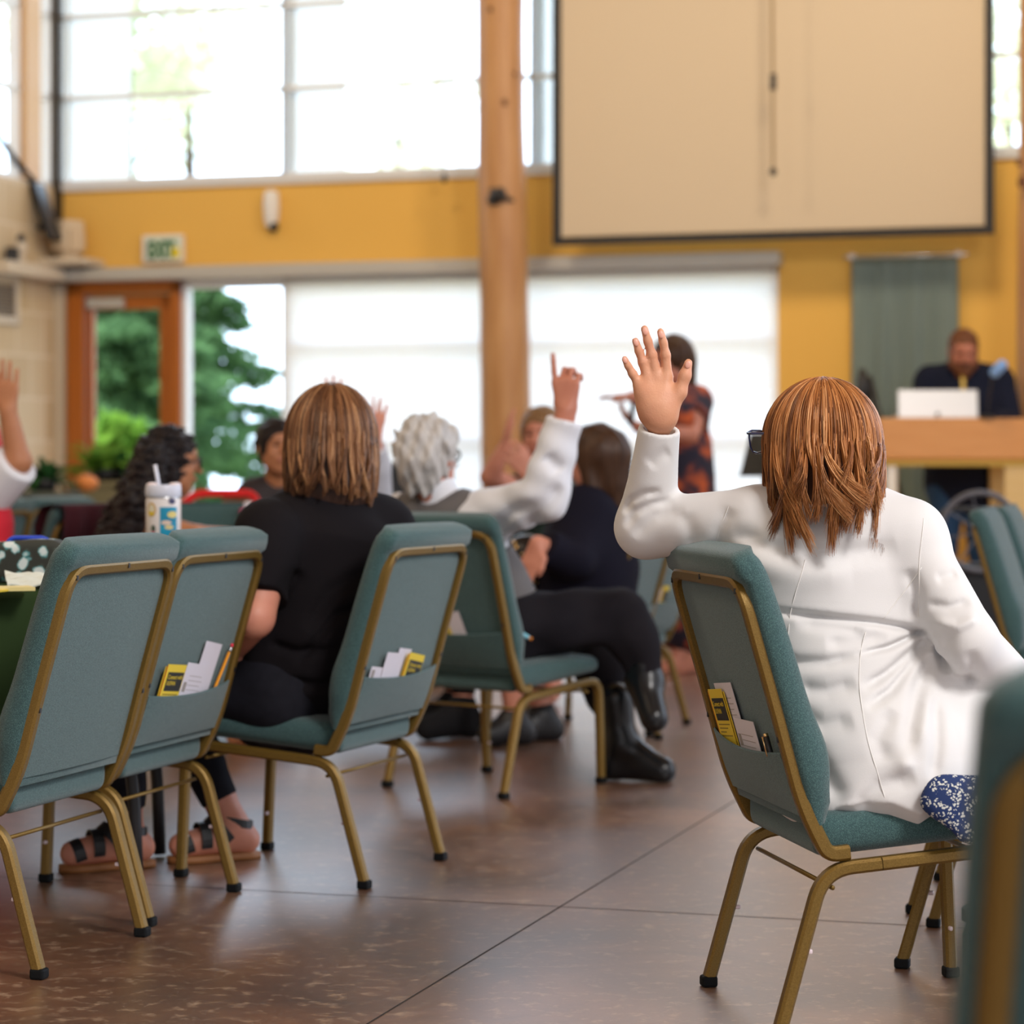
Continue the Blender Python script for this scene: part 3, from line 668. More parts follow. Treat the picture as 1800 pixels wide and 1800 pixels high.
    for i in range(21):
        x = (-1+2*i/20)*(X-.012); c_ = max(0, math.cos(x/X*PI/2)); tp = .100-.010*c_
        sec = [(-.020, .001), (-.020, -.005), (.02, -.008-.010*c_**.7), (.06, -.009-.016*c_**.7), (tp, -.010-.020*c_**.7), (tp+.002, -.007-.019*c_**.7), (tp-.004, -.005-.016*c_**.7), (.05, -.002), (.05, .001)]
        rings.append([bm.verts.new(bp(x, s_, o_)) for s_, o_ in sec])
    for A, C in zip(rings, rings[1:]):
        for j in range(9): bm.faces.new((A[j], A[(j+1) % 9], C[(j+1) % 9], C[j]))
    bm.faces.new(rings[0][::-1]); bm.faces.new(rings[-1]); obj('pocket', bm, M_teal, root, .7)
    # seat cushion
    s = SDF((-.28, -.26, .28), (.28, .33, .48), .006)
    def seatf(X_, Y_, Z_):
        hx, hy = .212, .222; cx, cy = 0, .046; zb = .318+(Y_+.165)*.088; zt = .392+.024*np.cos(np.clip(X_/.25, -1, 1)*1.4)*np.cos(np.clip((Y_-.05)/.27, -1, 1)*1.3)+.012*np.clip((Y_+.1)/.35, 0, 1)
        zm = (zb+zt)/2; hz = (zt-zb)/2; r = .022
        qx = np.abs(X_-cx)-(hx+.010*np.cos((Z_-zm)/hz*1.4)-r); qy = np.abs(Y_-cy)-(hy-r); qz = np.abs(Z_-zm)-(hz-r)
        return np.sqrt(np.maximum(qx, 0)**2+np.maximum(qy, 0)**2+np.maximum(qz, 0)**2)+np.minimum(np.maximum(np.maximum(qx, qy), qz), 0)-r-1.0
    s.disp(seatf); obj('seat', s.mesh(1), M_teal, root, True)
    bm = B(); tube(bm, [(-LX, -.150, .268), (LX, -.150, .268)], .0045, 8); obj('stretcher', bm, M_gold, root, True)
    bm = B(); tube(bm, [(-LX, .18, .300), (LX, .18, .300)], .0045, 8); obj('stretcher', bm, M_gold, root, True)
    return root, bp
CH0, bpt = chair_mesh()
CHAIRS = []
def chair(rear_mid, fwd, label, pocket=True, group='teal banquet chairs'):
    """rear_mid: floor point between the rear feet; fwd: facing direction"""
    f = Vector((fwd[0], fwd[1], 0)).normalized(); c = Vector((rear_mid[0], rear_mid[1], 0))+f*.25
    rz = math.atan2(-f.x, f.y); skip = () if pocket else ('pocket',)
    r = dup(CH0, c, rz, label, group, skip); CHAIRS.append(r); return r
def mid(a, b): return ((a[0]+b[0])/2, (a[1]+b[1])/2)
C1 = chair(mid((-.80, 5.49), (-.943, 5.02)), -E1, 'empty teal banquet chair nearest the camera on the left without papers in its back', False)
C2 = chair(mid((-.666, 6.06), (-.806, 5.60)), -E1, 'empty teal banquet chair holding a yellow leaflet, form and pencil in its back pocket')
C3 = chair(mid((-.357, 6.10), (-.184, 6.54)), (-.93, .36, 0), 'teal banquet chair under the woman in the black shirt')
C4 = chair(mid((-.026, 7.74), (-.396, 8.04)), (.624, .78, 0), 'teal banquet chair under the grey-haired man')
C5 = chair(mid((.385, 4.96), (.475, 4.485)), (.982, .186, 0), 'teal banquet chair the woman in the white jacket sits sideways on')
C6 = chair(mid((.797, 5.13), (.93, 5.60)), E1, 'teal banquet chair mostly hidden behind the woman in the white jacket', False)
C7 = chair(mid((.919, 5.77), (1.05, 6.22)), E1, 'teal banquet chair hidden deepest behind the white jacket, two rear legs showing', False)
C8 = chair((.592, 1.90), (-.06, .99, 0), 'blurred teal banquet chair very close to the camera at the right edge', False)
C9 = chair(mid((.55, 9.55), (.66, 9.98)), (-.93, .36, 0), 'teal banquet chair behind the navy sweater, further of the two by the white sleeve')
C10 = chair(mid((.40, 9.0), (.52, 9.43)), (-.93, .36, 0), 'teal banquet chair directly behind the woman in the navy sweater')
C11 = chair((1.735, 8.95), E1, 'pale teal banquet chair right of the white jacket, nearer of the pair', False)
C12 = chair((1.925, 9.52), E1, 'pale teal banquet chair cut by the right edge, further of the pair', False)
C13 = chair(P(-25, 1100, 11.3).xy, (-.90, .43, 0), 'far teal banquet chair at the left edge behind the floral bag', False)
C14 = chair(P(88, 1100, 12.0).xy, (-.90, .43, 0), 'far teal banquet chair left of the burgundy draped chair', False)
# ------------------------------------------------------------------ people
def skinmat(n, c, c2, subs=.08): return mat(n, c, .48, col2=c2, nscale=30, ncon=.7, bump=.25, bscale=260, subs=subs, spec=.4)
SK_fair = skinmat('fair_skin', (.66, .34, .20), (.60, .27, .16)); SK_pink = skinmat('pinkish_skin', (.62, .27, .18), (.56, .22, .15)); SK_tan = skinmat('tan_skin', (.47, .20, .095), (.42, .17, .08))
SK_red = skinmat('ruddy_skin', (.50, .20, .13), (.44, .16, .10))
def V3(p): return np.array(p, float)
def nrm(v): v = V3(v); return v/np.linalg.norm(v)
def chain(s, pts, rs, k, **kw):
    for a, b, r1, r2 in zip(pts, pts[1:], rs, rs[1:]): s.cap(a, b, r1, r2, k=k, **kw)
def headp(s, J, g=0):
    f, u = nrm(J['hf']), nrm(J.get('hu', (0, 0, 1))); l = nrm(np.cross(f, u)); u = np.cross(l, f); c = V3(J['hc']); R = np.stack([l, f, u], 1)
    q = J.get('hs', 1.0)
    def p(a, b, d): return c+(l*a+f*b+u*d)*q
    s.ell(p(0, -.006, .032), (.076*q, .096*q, .086*q), R, k=.01)
    s.cap(p(0, .030, .0), p(0, .048, -.078), .058*q, .034*q, k=.03)
    s.cap(p(-.030, .03, -.05), p(.030, .03, -.05), .040*q, k=.03)
    s.ell(p(0, .055, .045), (.055*q, .038*q, .035*q), R, k=.02)
    s.cap(p(0, .094, .020), p(0, .108, -.016), .008*q, .013*q, k=.012)
    for a in (-1, 1):
        s.ell(p(a*.031, .088, .018), (.017*q, .010*q, .010*q), R, k=.01, op='s')
        s.ell(p(a*.078, -.004, -.002), (.010*q, .018*q, .030*q), R, k=.006)
        s.ell(p(a*.038, .066, -.018), (.022*q, .018*q, .020*q), R, k=.02)
    s.cap(p(-.018, .088, -.045), p(.018, .088, -.045), .009*q, k=.01)
    return l, f, u, p
def hand(s, wr, dr, pn, th, curl=.25, spread=.16, sz=1.0, point=False, fk=.004, tb=1.0):
    dr, pn, th = nrm(dr), nrm(pn), nrm(th); wr = V3(wr); L = [.078, .085, .078, .062]
    for i, a in enumerate((1, .33, -.33, -1)):
        k0 = wr+dr*(.085-abs(a)*.008-.004*(i == 3))*sz+th*a*.031*sz
        s.cap(wr+dr*.012*sz+th*a*.016*sz, k0, .0145*sz, .0115*sz, k=.014)
        d = nrm(dr+th*a*spread); p = k0; c = 0 if (point and i == 0) else curl; r = .0092*sz
        for j, fr in enumerate((.46, .30, .24)):
            c1 = c*(j+.6); dd = nrm(d*math.cos(c1)+pn*math.sin(c1)); q = p+dd*L[i]*fr*sz; s.cap(p, q, r, r*.93, k=fk); p = q; r *= .92
    t0 = wr+dr*.022*sz+th*.022*sz; t1 = t0+nrm(dr*.7+th*.8*tb+pn*(.25+.7*(1-tb)))*.040*sz; t2 = t1+nrm(dr*.95+th*.35*tb+pn*(.3+.5*(1-tb)))*.033*sz; t3 = t2+nrm(dr+th*.1+pn*.25)*.026*sz
    chain(s, [t0, t1, t2, t3], [.016*sz, .0125*sz, .0105*sz, .0085*sz], .008)
def torsop(s, J, g, b, stack=None):
    lat = nrm(V3(J['shR'])-V3(J['shL'])); pel, che = V3(J['pel']), V3(J['che'])
    if 'stack' in J:
        st = J['stack']
        for (a, w1, d1), (c, w2, d2) in zip(st, st[1:]): s.cap(a, c, d1+g, d2+g, k=.03, flat=J.get('lat', lat), fs=((w1+w2+2*g)/(d1+d2+2*g)))
    else:
        s.cap(pel, che, .118*b+g, .112*b+g, k=.04, flat=lat, fs=1.32)
        s.cap(pel, (pel+che)/2, .125*b+g, .120*b+g, k=.04, flat=lat, fs=1.25)
    a, c = V3(J['shL']), V3(J['shR']); s.cap(a, c, .055*b**.5+g, k=.05)
    s.cap((a+c)/2, che, .07*b+g, .09*b+g, k=.05, flat=lat, fs=1.4)
def armp(s, A, g, m=1.0, upto=2.0, cutend=True, k=.02):
    sh, el, wr = [V3(q) for q in A[:3]]
    if upto <= 1:
        e = sh+(el-sh)*upto; s.cap(sh, e, .056*m+g, .050*m+g, k=.03)
        if cutend and g: s.cut(e, el-sh, R=.055*m+g+.03)
    else:
        e = el+(wr-el)*(upto-1); s.cap(sh, el, .055*m+g, .044*m+g, k=.03); s.cap(el, e, .043*m+g, (.043-.014*(upto-1))*m+g, k=.015)
        if cutend and g: s.cut(e, wr-el, R=.045*m+g+.03)
def legp(s, Lg, g, m=1.0, upto=2.0):
    hp, kn, an = [V3(q) for q in Lg[:3]]
    s.cap(hp, kn, .088*m+g, .062*m+g, k=.04)
    if upto > 1:
        e = kn+(an-kn)*(upto-1); c = kn+(an-kn)*.3
        s.cap(kn, c, .058*m+g, .055*m+g, k=.03); s.cap(c, e, .055*m+g, (.036*m if upto > 1.6 else .045*m)+g, k=.03)
def footp(s, Lg, g=0, h=.045):
    an, toe = V3(Lg[2]), V3(Lg[3]); d = nrm([toe[0]-an[0], toe[1]-an[1], toe[2]-an[2]]); dn = V3((0, 0, -1)) if len(Lg) < 5 else nrm(Lg[4])
    heel = an-d*.035+dn*.04
    if len(Lg) < 5: heel = V3((an[0]-d[0]*.04, an[1]-d[1]*.04, toe[2]+.004))
    s.cap(an, heel, .036+g, .030+g, k=.03); s.cap(an+d*.02+dn*.01, toe, .036+g, .024+g, k=.03); s.cap(heel, toe, .028+g, .026+g, k=.03)
def bounds(J, pad=.22):
    pts = [V3(J[k]) for k in ('pel', 'che', 'nec', 'hc', 'shL', 'shR') if k in J]
    for A in J['arms']: pts += [V3(q) for q in A[:3]]
    for Lg in J['legs']: pts += [V3(q) for q in Lg[:4]]
    pts = np.array(pts); return pts.min(0)-pad, pts.max(0)+pad
def person(label, J, skin, h=.008, b=1.0, am=1.0, lm=1.0, hands=True, face=True, group=None):
    J['nec'] = J.get('nec', (V3(J['shL'])+V3(J['shR']))/2+V3((0, 0, .03)))
    root = thing('person', label, 'person', Vector(J['pel']), 0, group); J['root'] = root
    lo, hi = bounds(J); s = SDF(lo, hi, h); torsop(s, J, -.026, b)
    nk = V3(J['nec']); hc = V3(J['hc']); s.cap(nk-V3((0, 0, .02)), hc+V3((0, 0, -.04)), .056, .050, k=.03)
    for A in J['arms']:
        armp(s, A, 0, am)
        if hands and len(A) > 3: hand(s, A[2], *A[3:6], **(A[6] if len(A) > 6 else {}))
    for Lg in J['legs']: legp(s, Lg, 0, lm); footp(s, Lg)
    l, f, u, p = headp(s, J)
    bo = obj('body', s.mesh(), skin, root, True); bo.matrix_parent_inverse = root.matrix_basis.inverted(); J['p'] = p; J['ax'] = (l, f, u); J['h'] = h
    if face:
        for a in (-1, 1):
            m_ = SDF(p(a*.031, .080, .018)-.03, p(a*.031, .080, .018)+.03, .003); m_.ell(p(a*.031, .082, .018), (.013, .006, .006), np.stack([l, f, u], 1), k=0); part(J, 'eye', m_.mesh(), M_eye)
            m_ = SDF(p(a*.031, .085, .040)-.035, p(a*.031, .085, .040)+.035, .003); m_.cap(p(a*.014, .094, .037), p(a*.048, .078, .040), .0045, .003, k=0); part(J, 'eyebrow', m_.mesh(), J.get('brow', M_hairk))
        m_ = SDF(p(0, .09, -.045)-.04, p(0, .09, -.045)+.04, .003); m_.cap(p(-.02, .094, -.046), p(.02, .094, -.046), .006, .006, k=0); part(J, 'lips', m_.mesh(), M_lip)
    return root
def part(J, name, me, m, label=None, parent=None):
    o = obj(name, me, m, None, True, label); o.parent = parent or J['root']; o.matrix_parent_inverse = J['root'].matrix_basis.inverted(); return o
M_eye = mat('eye', (.03, .02, .015), .2); M_lip = mat('lips', (.42, .13, .11), .4)
def hairmat(n, c1, c2, rough=.42, sc=(90, 90, 3)):
    return mat(n, c1, rough, col2=c2, nscale=1, ncon=.5, stretch=sc, spec=.2, bump=.4, bscale=2.5)
M_hairk = hairmat('black_hair', (.010, .008, .009), (.022, .016, .016)); M_hairb = hairmat('dark_brown_hair', (.030, .014, .008), (.075, .035, .018))
M_hairg = hairmat('grey_hair', (.36, .33, .31), (.62, .60, .58)); M_hairr = hairmat('reddish_brown_hair', (.10, .035, .014), (.16, .06, .025)); M_hairbl = hairmat('brown_blond_hair', (.16, .085, .035), (.28, .16, .08))
def cloth(J, name, m, fn, pad=.0, h=None, smooth=0, label=None, nz=None):
    lo, hi = bounds(J, .24); s = SDF(lo, hi, h or J['h']); fn(s)
    if nz: s.noise(*nz)
    return part(J, name, s.mesh(smooth), m, label)
def shoes(J, m, g):
    for L in J['legs']: cloth(J, 'shoe', m, lambda s: footp(s, L, g))
def haircap(s, J, grow=.012, back=.0, low=-.02, front=.125):
    """short hair: skull shell minus the face"""
    l, f, u = J['ax']; p = J['p']; R = np.stack([l, f, u], 1)
    s.ell(p(0, -.012, .036), (.078+grow, .094+grow, .088+grow), R, k=.01); s.cap(p(0, -.05, .0), p(0, -.045, low), .058+grow, .045+grow, k=.02)
    s.ell(p(0, front, -.035), (.10, .095, .115), R, k=.008, op='s')
def glasses(J, m, off=0):
    p = J['p']; bm = B()
    for a in (-1, 1):
        c = p(a*.034, .106, .012); q = J['ax']; ring = [Vector(c+(q[0]*.027*math.cos(t_)+q[2]*.020*math.sin(t_))) for t_ in [2*PI*i/20 for i in range(20)]]
        tube(bm, ring, .0028, 6, closed=True); tube(bm, [Vector(p(a*.061, .104, .018)), Vector(p(a*.078, .05, .016)), Vector(p(a*.080, -.01, .012))], .003, 6)
    tube(bm, [Vector(p(-.008, .110, .016)), Vector(p(.008, .110, .016))], .0025, 6); o = part(J, 'glasses', bm, m); return o
def locks(n, c, r, az, length, rnd, rad=.0012, seed=1, fwd=0.0, polar0=(.05, .5), flare=.012, segs=16, clump=.5, hang=.0, tipcurl=.02, nside=3, part_dir=(0, 0, 0)):
    """hair strands following an ellipsoid then hanging; az: (lo,hi) azimuth measured from -Y (towards camera)"""
    rs = np.random.RandomState(seed); verts = []; faces = []; cols = []
    cx, cy, cz = c; ncl = 58; clm = [(az[0]+(az[1]-az[0])*(i+.5)/ncl+.02*rs.randn(), rs.rand(), rs.randn(), rs.rand()) for i in range(ncl)]
    for i in range(n):
        a0 = az[0]+(az[1]-az[0])*rs.rand(); ci = int(min(ncl-1, max(0, (a0-az[0])/(az[1]-az[0])*ncl))); ca, cr_, ck, cl_ = clm[ci]
        p0 = polar0[0]+(polar0[1]-polar0[0])*rs.rand()**1.2; lay = rs.rand(); sh = 1-.10*lay
        L = length*(1+rnd*(cr_-.5)*1.3+rnd*.35*(rs.rand()-.5)); pts = []; col = .5+.17*ck+.17*rs.randn()
        tc_ = tipcurl*(ck+.14*rs.randn()); tv = tipcurl*(rs.randn()*.5+.8*(cr_-.5)*2)
        arc = 0; th = p0; prev = None; wob = rs.rand()*6.28
        nA = int(segs*.55); thE = 1.74-.30*cl_-.06*rs.rand()
        az_root = a0+part_dir[0]*.0
        for j in range(nA+1):
            t_ = j/nA; th = p0+(thE-p0)*t_; a_ = a0*(1-.0*t_)+(ca-a0)*clump*.35*t_**2
            rr = sh*(1+.02*math.sin(3*th+wob)+flare*0)
            pts.append((cx+r[0]*rr*math.sin(th)*math.sin(a_), cy-r[1]*rr*math.sin(th)*math.cos(a_), cz+r[2]*rr*math.cos(th)))
        base = pts[-1]; nB = segs-nA; zb = base[2]; dn = max(.02, L)
        rad_ = (math.sin(a_), -math.cos(a_))
        for j in range(1, nB+1):
            t_ = j/nB; aa = a_+(ca-a_)*clump*min(1, t_*1.3); fl = flare*t_-.012*t_*t_*2
            bx_ = cx+(r[0]*sh*math.sin(thE)+fl)*math.sin(aa)+tc_*t_**2.2*math.cos(aa)+.0015*math.sin(t_*6+wob)
            by_ = cy-(r[1]*sh*math.sin(thE)+fl)*math.cos(aa)-(hang*t_ if abs(aa) < 2.0 else 0)+tc_*t_**2.2*math.sin(aa)-abs(tv)*.3*t_**2
            pts.append((bx_, by_, zb-dn*t_*(1-.03*abs(tv)*t_)))
        N = len(pts); base_i = len(verts); P_ = np.array(pts); T = np.gradient(P_, axis=0); T /= np.linalg.norm(T, axis=1)[:, None]+1e-9
        ref = np.array([math.sin(a0), -math.cos(a0), .3]); A1 = np.cross(T, ref); A1 /= np.linalg.norm(A1, axis=1)[:, None]+1e-9; A2 = np.cross(T, A1)
        ww = rad*(.7+.8*rs.rand())
        for j in range(N):
            q = ww*(1 if j < N*.7 else max(.12, 1-(j-N*.7)/(N*.3)))
            for k_ in range(nside):
                an = 2*PI*k_/nside; verts.append(P_[j]+A1[j]*q*math.cos(an)*1.3+A2[j]*q*math.sin(an)); cols.append(col+.04*math.sin(j*.9+i))
        for j in range(N-1):
            for k_ in range(nside):
                a1 = base_i+j*nside+k_; b1 = base_i+j*nside+(k_+1) % nside; faces.append((a1, b1, b1+nside, a1+nside))
    me = bpy.data.meshes.new('hair'); me.from_pydata([tuple(v) for v in verts], [], faces)
    at = me.attributes.new('strand', 'FLOAT', 'POINT'); at.data.foreach_set('value', np.array(cols, np.float32)); return me
def strandmat(name, stops, rough=.38):
    m = bpy.data.materials.new(name); m.use_nodes = True; t = m.node_tree; b = t.nodes['Principled BSDF']
    a = t.nodes.new('ShaderNodeAttribute'); a.attribute_name = 'strand'; r = t.nodes.new('ShaderNodeValToRGB'); e = r.color_ramp.elements
    e[0].position, e[0].color = stops[0][0], (*stops[0][1], 1); e[1].position, e[1].color = stops[-1][0], (*stops[-1][1], 1)
    for p_, c_ in stops[1:-1]: x_ = e.new(p_); x_.color = (*c_, 1)
    link(t, a.outputs['Fac'], r.inputs[0]); link(t, r.outputs[0], b.inputs['Base Color']); b.inputs['Roughness'].default_value = rough
    b.inputs['Specular IOR Level'].default_value = .35; b.inputs['Specular Tint'].default_value = (1, .8, .6, 1); MATS[name] = m; return m
M_redhair = strandmat('red_brown_strands', [(.15, (.13, .045, .018)), (.45, (.30, .105, .030)), (.65, (.46, .18, .055)), (.95, (.62, .32, .14))])
M_brnhair = strandmat('chestnut_strands', [(.15, (.060, .024, .012)), (.45, (.155, .062, .026)), (.65, (.25, .108, .045)), (.95, (.42, .22, .10))])

# ---------- woman in the white jacket
M_jacket = mat('white_ponte_knit', (.66, .65, .645), .75, bump=.12, bscale=600, sheen=.15)
M_seam = mat('cream_seam', (.74, .72, .69), .8)
J = dict(pel=P(1545, 1300, 4.72), che=P(1470, 990, 4.80), shL=P(1335, 915, 4.83), shR=P(1600, 938, 4.76), nec=P(1462, 895, 4.80), hc=P(1447, 778, 4.82), hf=(-.76, .64, -.06),
    arms=[[P(1330, 918, 4.83), P(1136, 928, 4.95), P(1161, 740, 4.87)], [P(1600, 950, 4.76), P(1700, 1128, 4.66), P(1795, 1212, 4.78), (.8, .3, -.2), (0, 0, -1), (-.3, .9, 0)]],
    legs=[[P(1500, 1300, 4.84), (1.10, 5.02, .50), (1.14, 5.0, .09), (1.30, 4.98, .035)], [P(1580, 1310, 4.66), (1.12, 4.80, .50), (1.16, 4.78, .09), (1.32, 4.76, .035)]],
    lat=(1, .08, 0), stack=[(P(1468, 912, 4.80), .150, .070), (P(1468, 960, 4.79), .166, .095), (P(1472, 1040, 4.78), .156, .102), (P(1478, 1110, 4.77), .146, .104), (P(1492, 1190, 4.75), .156, .115), (P(1520, 1275, 4.73), .176, .130), (P(1540, 1330, 4.71), .180, .140)])
def own_hand(s):
    D = 4.86
    W = P(1161, 738, D); fz = lambda x, y, d=0: P(x, y, D+d)
    F = [([(1123, 676), (1112, 657), (1104, 643), (1098, 631)], .0072), ([(1139, 668), (1130, 637), (1123, 617), (1117, 599)], .0080), ([(1155, 664), (1146, 624), (1139, 600), (1133, 578)], .0086), ([(1173, 662), (1170, 624), (1166, 602), (1161, 583)], .0083)]
    for j, (pts, r) in enumerate(F):
        q = [V3(fz(*a, -.004*i)) for i, a in enumerate(pts)]
        base = V3(fz(1152+(pts[0][0]-1152)*.45, 728, .0))
        s.cap(base, q[0], .0155, .0120, k=.012); s.cap(q[0], q[1], r*1.22, r*1.12, k=.005); s.ell(q[1], (r*1.18,)*3, k=.004)
        s.cap(q[1], q[2], r*1.05, r*.98, k=.004); s.cap(q[2], q[3], r*1.0, r*.86, k=.004)
        s.cap(V3(fz(pts[0][0]*.5+1155*.5, 705, -.016)), q[0]+V3((0, -.007, 0)), .0022, .0028, k=.006)
    th = [V3(fz(1172, 722, -.004)), V3(fz(1195, 690, -.008)), V3(fz(1204, 660, -.010)), V3(fz(1210, 638, -.010))]
    chain(s, th, [.020, .0130, .0112, .0082], .009); s.cap(th[0], V3(fz(1168, 675)), .016, .009, k=.014)
    s.cap(V3(W), V3(fz(1154, 715)), .0265, .029, k=.02, flat=(1, 0, 0), fs=1.12); s.cap(V3(fz(1136, 690)), V3(fz(1172, 695)), .017, k=.016)
lo, hi = bounds(J, .2); lo[2] = .0
root = thing('person', 'woman in a white jacket seen from behind with left hand raised high', 'person', J['pel']); J['root'] = root
s = SDF(lo, hi, .0042); torsop(s, J, -.034, 1)
s.cap(P(1462, 905, 4.80), P(1450, 815, 4.81), .054, .050, k=.03)
for A in J['arms']: armp(s, A, -.012)
own_hand(s); hand(s, *J['arms'][1][2:6], curl=.3)
for Lg in J['legs']: legp(s, Lg, 0); footp(s, Lg)
J['ax'] = None; l_, f_, u_, p_ = headp(s, J); J['ax'] = (l_, f_, u_); J['p'] = p_; J['h'] = .006
part(J, 'body', s.mesh(), SK_fair)
M_nail = mat('fingernail', (.72, .36, .27), .25)
for (x_, y_, dx, dy, r_) in ((1098.5, 633, -5, -12, .0048), (1118, 602, -5, -16, .0053), (1134, 582, -5, -18, .0056), (1162, 588, -4, -18, .0054), (1209.5, 641, 4, -17, .0056)):
    c_ = P(x_, y_, 4.86-.0125-.012); ya = Vector((dx, 0, -dy)).normalized(); R_ = np.array(Matrix((ya.cross(Vector((0, 1, 0))), Vector((0, 1, 0)), ya)).transposed())
    m_ = SDF(V3(c_)-.015, V3(c_)+.015, .0012); m_.ell(c_+Vector((0, .0045, 0)), (r_, .0026, r_*1.45), R_, k=0); part(J, 'fingernail', m_.mesh(), M_nail)
def pl(pts, d): return [(P(x, y, d).x, P(x, y, d).z) for x, y in pts]
def crease(s, pts, wd, dp, d=4.66, ylim=4.86, zsk=0):
    q = pl(pts, d); lo_ = (min(a for a, b in q)-.05, 4.3, min(b for a, b in q)-.05); hi_ = (max(a for a, b in q)+.05, ylim, max(b for a, b in q)+.05)
    def fn(X, Y, Z):
        D2 = None; n = len(q)-1
        for i, ((x0, z0), (x1, z1)) in enumerate(zip(q, q[1:])):
            vx, vz = x1-x0, z1-z0; L2 = vx*vx+vz*vz+1e-9; t_ = np.clip(((X-x0)*vx+(Z-z0)*vz)/L2, 0, 1); dd = (X-x0-t_*vx)**2+(Z-z0-t_*vz)**2
            u_ = (i+t_)/n; e_ = np.clip(4*u_*(1-u_)*1.6, 0, 1)
            g_ = np.exp(-dd/(wd*wd))*e_; D2 = g_ if D2 is None else np.maximum(D2, g_)
        return 1.4*dp*D2*np.ones_like(Y)
    s.disp(fn, lo_, hi_)
s = SDF(lo, hi, .0036)
torsop(s, J, .004, 1)
st = [(P(1555, 1345, 4.70), .182, .150), (P(1560, 1400, 4.69), .190, .165)]
for (a, w1, d1), (c, w2, d2) in zip(st, st[1:]): s.cap(a, c, d1, d2, k=.03, flat=(1, .08, 0), fs=(w1+w2)/(d1+d2))
s.cap(P(1540, 1330, 4.71), P(1556, 1380, 4.70), .148, .16, k=.03, flat=(1, 0, 0), fs=1.2)
shL, elL, wrL = [V3(q) for q in J['arms'][0][:3]]
s.cap(shL, elL, .066, .056, k=.03); e_ = elL+(wrL-elL)*.93; s.cap(elL, e_, .057, .037, k=.025); s.cap(elL+(wrL-elL)*.5, e_, .043, .0385, k=.01)
s.cut(e_, wrL-elL, R=.085)
s.cap(e_-(wrL-elL)*.05, e_+(wrL-elL)*.3, .030, .030, k=.002, op='s')
shR, elR, wrR = [V3(q) for q in J['arms'][1][:3]]
s.cap(shR, elR, .058, .056, k=.035); s.cap(elR, wrR, .056, .042, k=.015); s.cap(shR+V3((-.03, .0, .01)), shR, .055, .058, k=.03)
s.cap(P(1590, 1325, 4.76), P(1810, 1325, 4.86), .120, .105, k=.03, flat=(0, 1, 0), fs=1.7); s.cap(P(1585, 1150, 4.78), P(1690, 1290, 4.74), .075, .10, k=.03); s.cap(P(1640, 1230, 4.80), P(1790, 1300, 4.84), .06, .10, k=.03)      # jacket front over the lap
s.cap(P(1440, 897, 4.79), P(1492, 899, 4.78), .052, .052, k=.03, flat=(0, 0, 1), fs=.75)          # collar
hem = pl([(1320, 1445), (1405, 1448), (1440, 1440), (1470, 1416), (1520, 1404), (1560, 1404), (1612, 1426), (1640, 1405), (1680, 1392), (1810, 1375)], 4.57)
hx_, hz_ = np.array([a for a, b in hem]), np.array([b for a, b in hem])
s.disp(lambda X, Y, Z: np.maximum(0, np.interp(X, hx_, hz_).astype(np.float32)-Z)*1.0+0*Y)
s.f = np.maximum(s.f, 0+s.f)
for a in [([(1335, 1073), (1440, 1084), (1500, 1090), (1548, 1096), (1590, 1104), (1640, 1120)], .007, .011), ([(1400, 1092), (1470, 1102), (1520, 1112)], .012, .006),
          ([(1345, 1150), (1400, 1165), (1450, 1163), (1512, 1148)], .011, .008), ([(1500, 1150), (1560, 1138), (1600, 1124), (1636, 1112)], .006, .010), ([(1450, 1130), (1500, 1128), (1560, 1118)], .014, .006),
          ([(1508, 1206), (1555, 1182), (1600, 1150), (1640, 1122)], .009, .010), ([(1512, 1240), (1560, 1210), (1610, 1160), (1645, 1128)], .009, .009), ([(1400, 1210), (1450, 1212), (1500, 1198)], .014, .007),
          ([(1580, 1330), (1590, 1270), (1612, 1210), (1640, 1150)], .015, .011), ([(1555, 1360), (1600, 1280), (1625, 1200)], .016, -.007), ([(1620, 1360), (1632, 1300), (1640, 1220)], .012, .007),
          ([(1410, 1300), (1440, 1350), (1470, 1400)], .018, .009), ([(1395, 1250), (1440, 1270), (1490, 1260)], .016, .007), ([(1490, 1410), (1530, 1370), (1590, 1350)], .018, .009), ([(1540, 1330), (1530, 1290), (1560, 1240)], .015, .006),
          ([(1290, 935), (1350, 960), (1430, 975), (1520, 972), (1580, 955)], .020, .008), ([(1300, 985), (1400, 1010), (1500, 1008)], .03, -.006), ([(1600, 1000), (1615, 1040), (1618, 1090)], .012, .006),
          ([(1100, 905), (1112, 880), (1135, 868), (1165, 863)], .007, .0055), ([(1102, 930), (1118, 900), (1150, 886), (1188, 880)], .009, .0050), ([(1115, 945), (1150, 908), (1205, 898)], .012, .0040), ([(1200, 900), (1215, 935), (1220, 960)], .016, .004),
          ([(1140, 820), (1160, 802), (1178, 792)], .014, .0035), ([(1280, 890), (1262, 930), (1258, 968)], .014, .004)]:
    crease(s, *a, d=4.85 if a[0][0][0] < 1290 else 4.66, ylim=5.1 if a[0][0][0] < 1290 else 4.82)
for a in [([(1632, 1062), (1670, 1068), (1708, 1058)], .009, .006), ([(1640, 1092), (1680, 1100), (1718, 1082)], .010, -.007), ([(1668, 1110), (1665, 1150), (1672, 1190)], .012, .006), ([(1700, 1140), (1712, 1180), (1720, 1210)], .012, .006), ([(1690, 1010), (1650, 1020)], .01, .004)]:
    crease(s, *a, d=4.63, ylim=4.78)
s.noise(.0013, 16, 5)
jk = part(J, 'jacket', s.mesh(1), M_jacket)
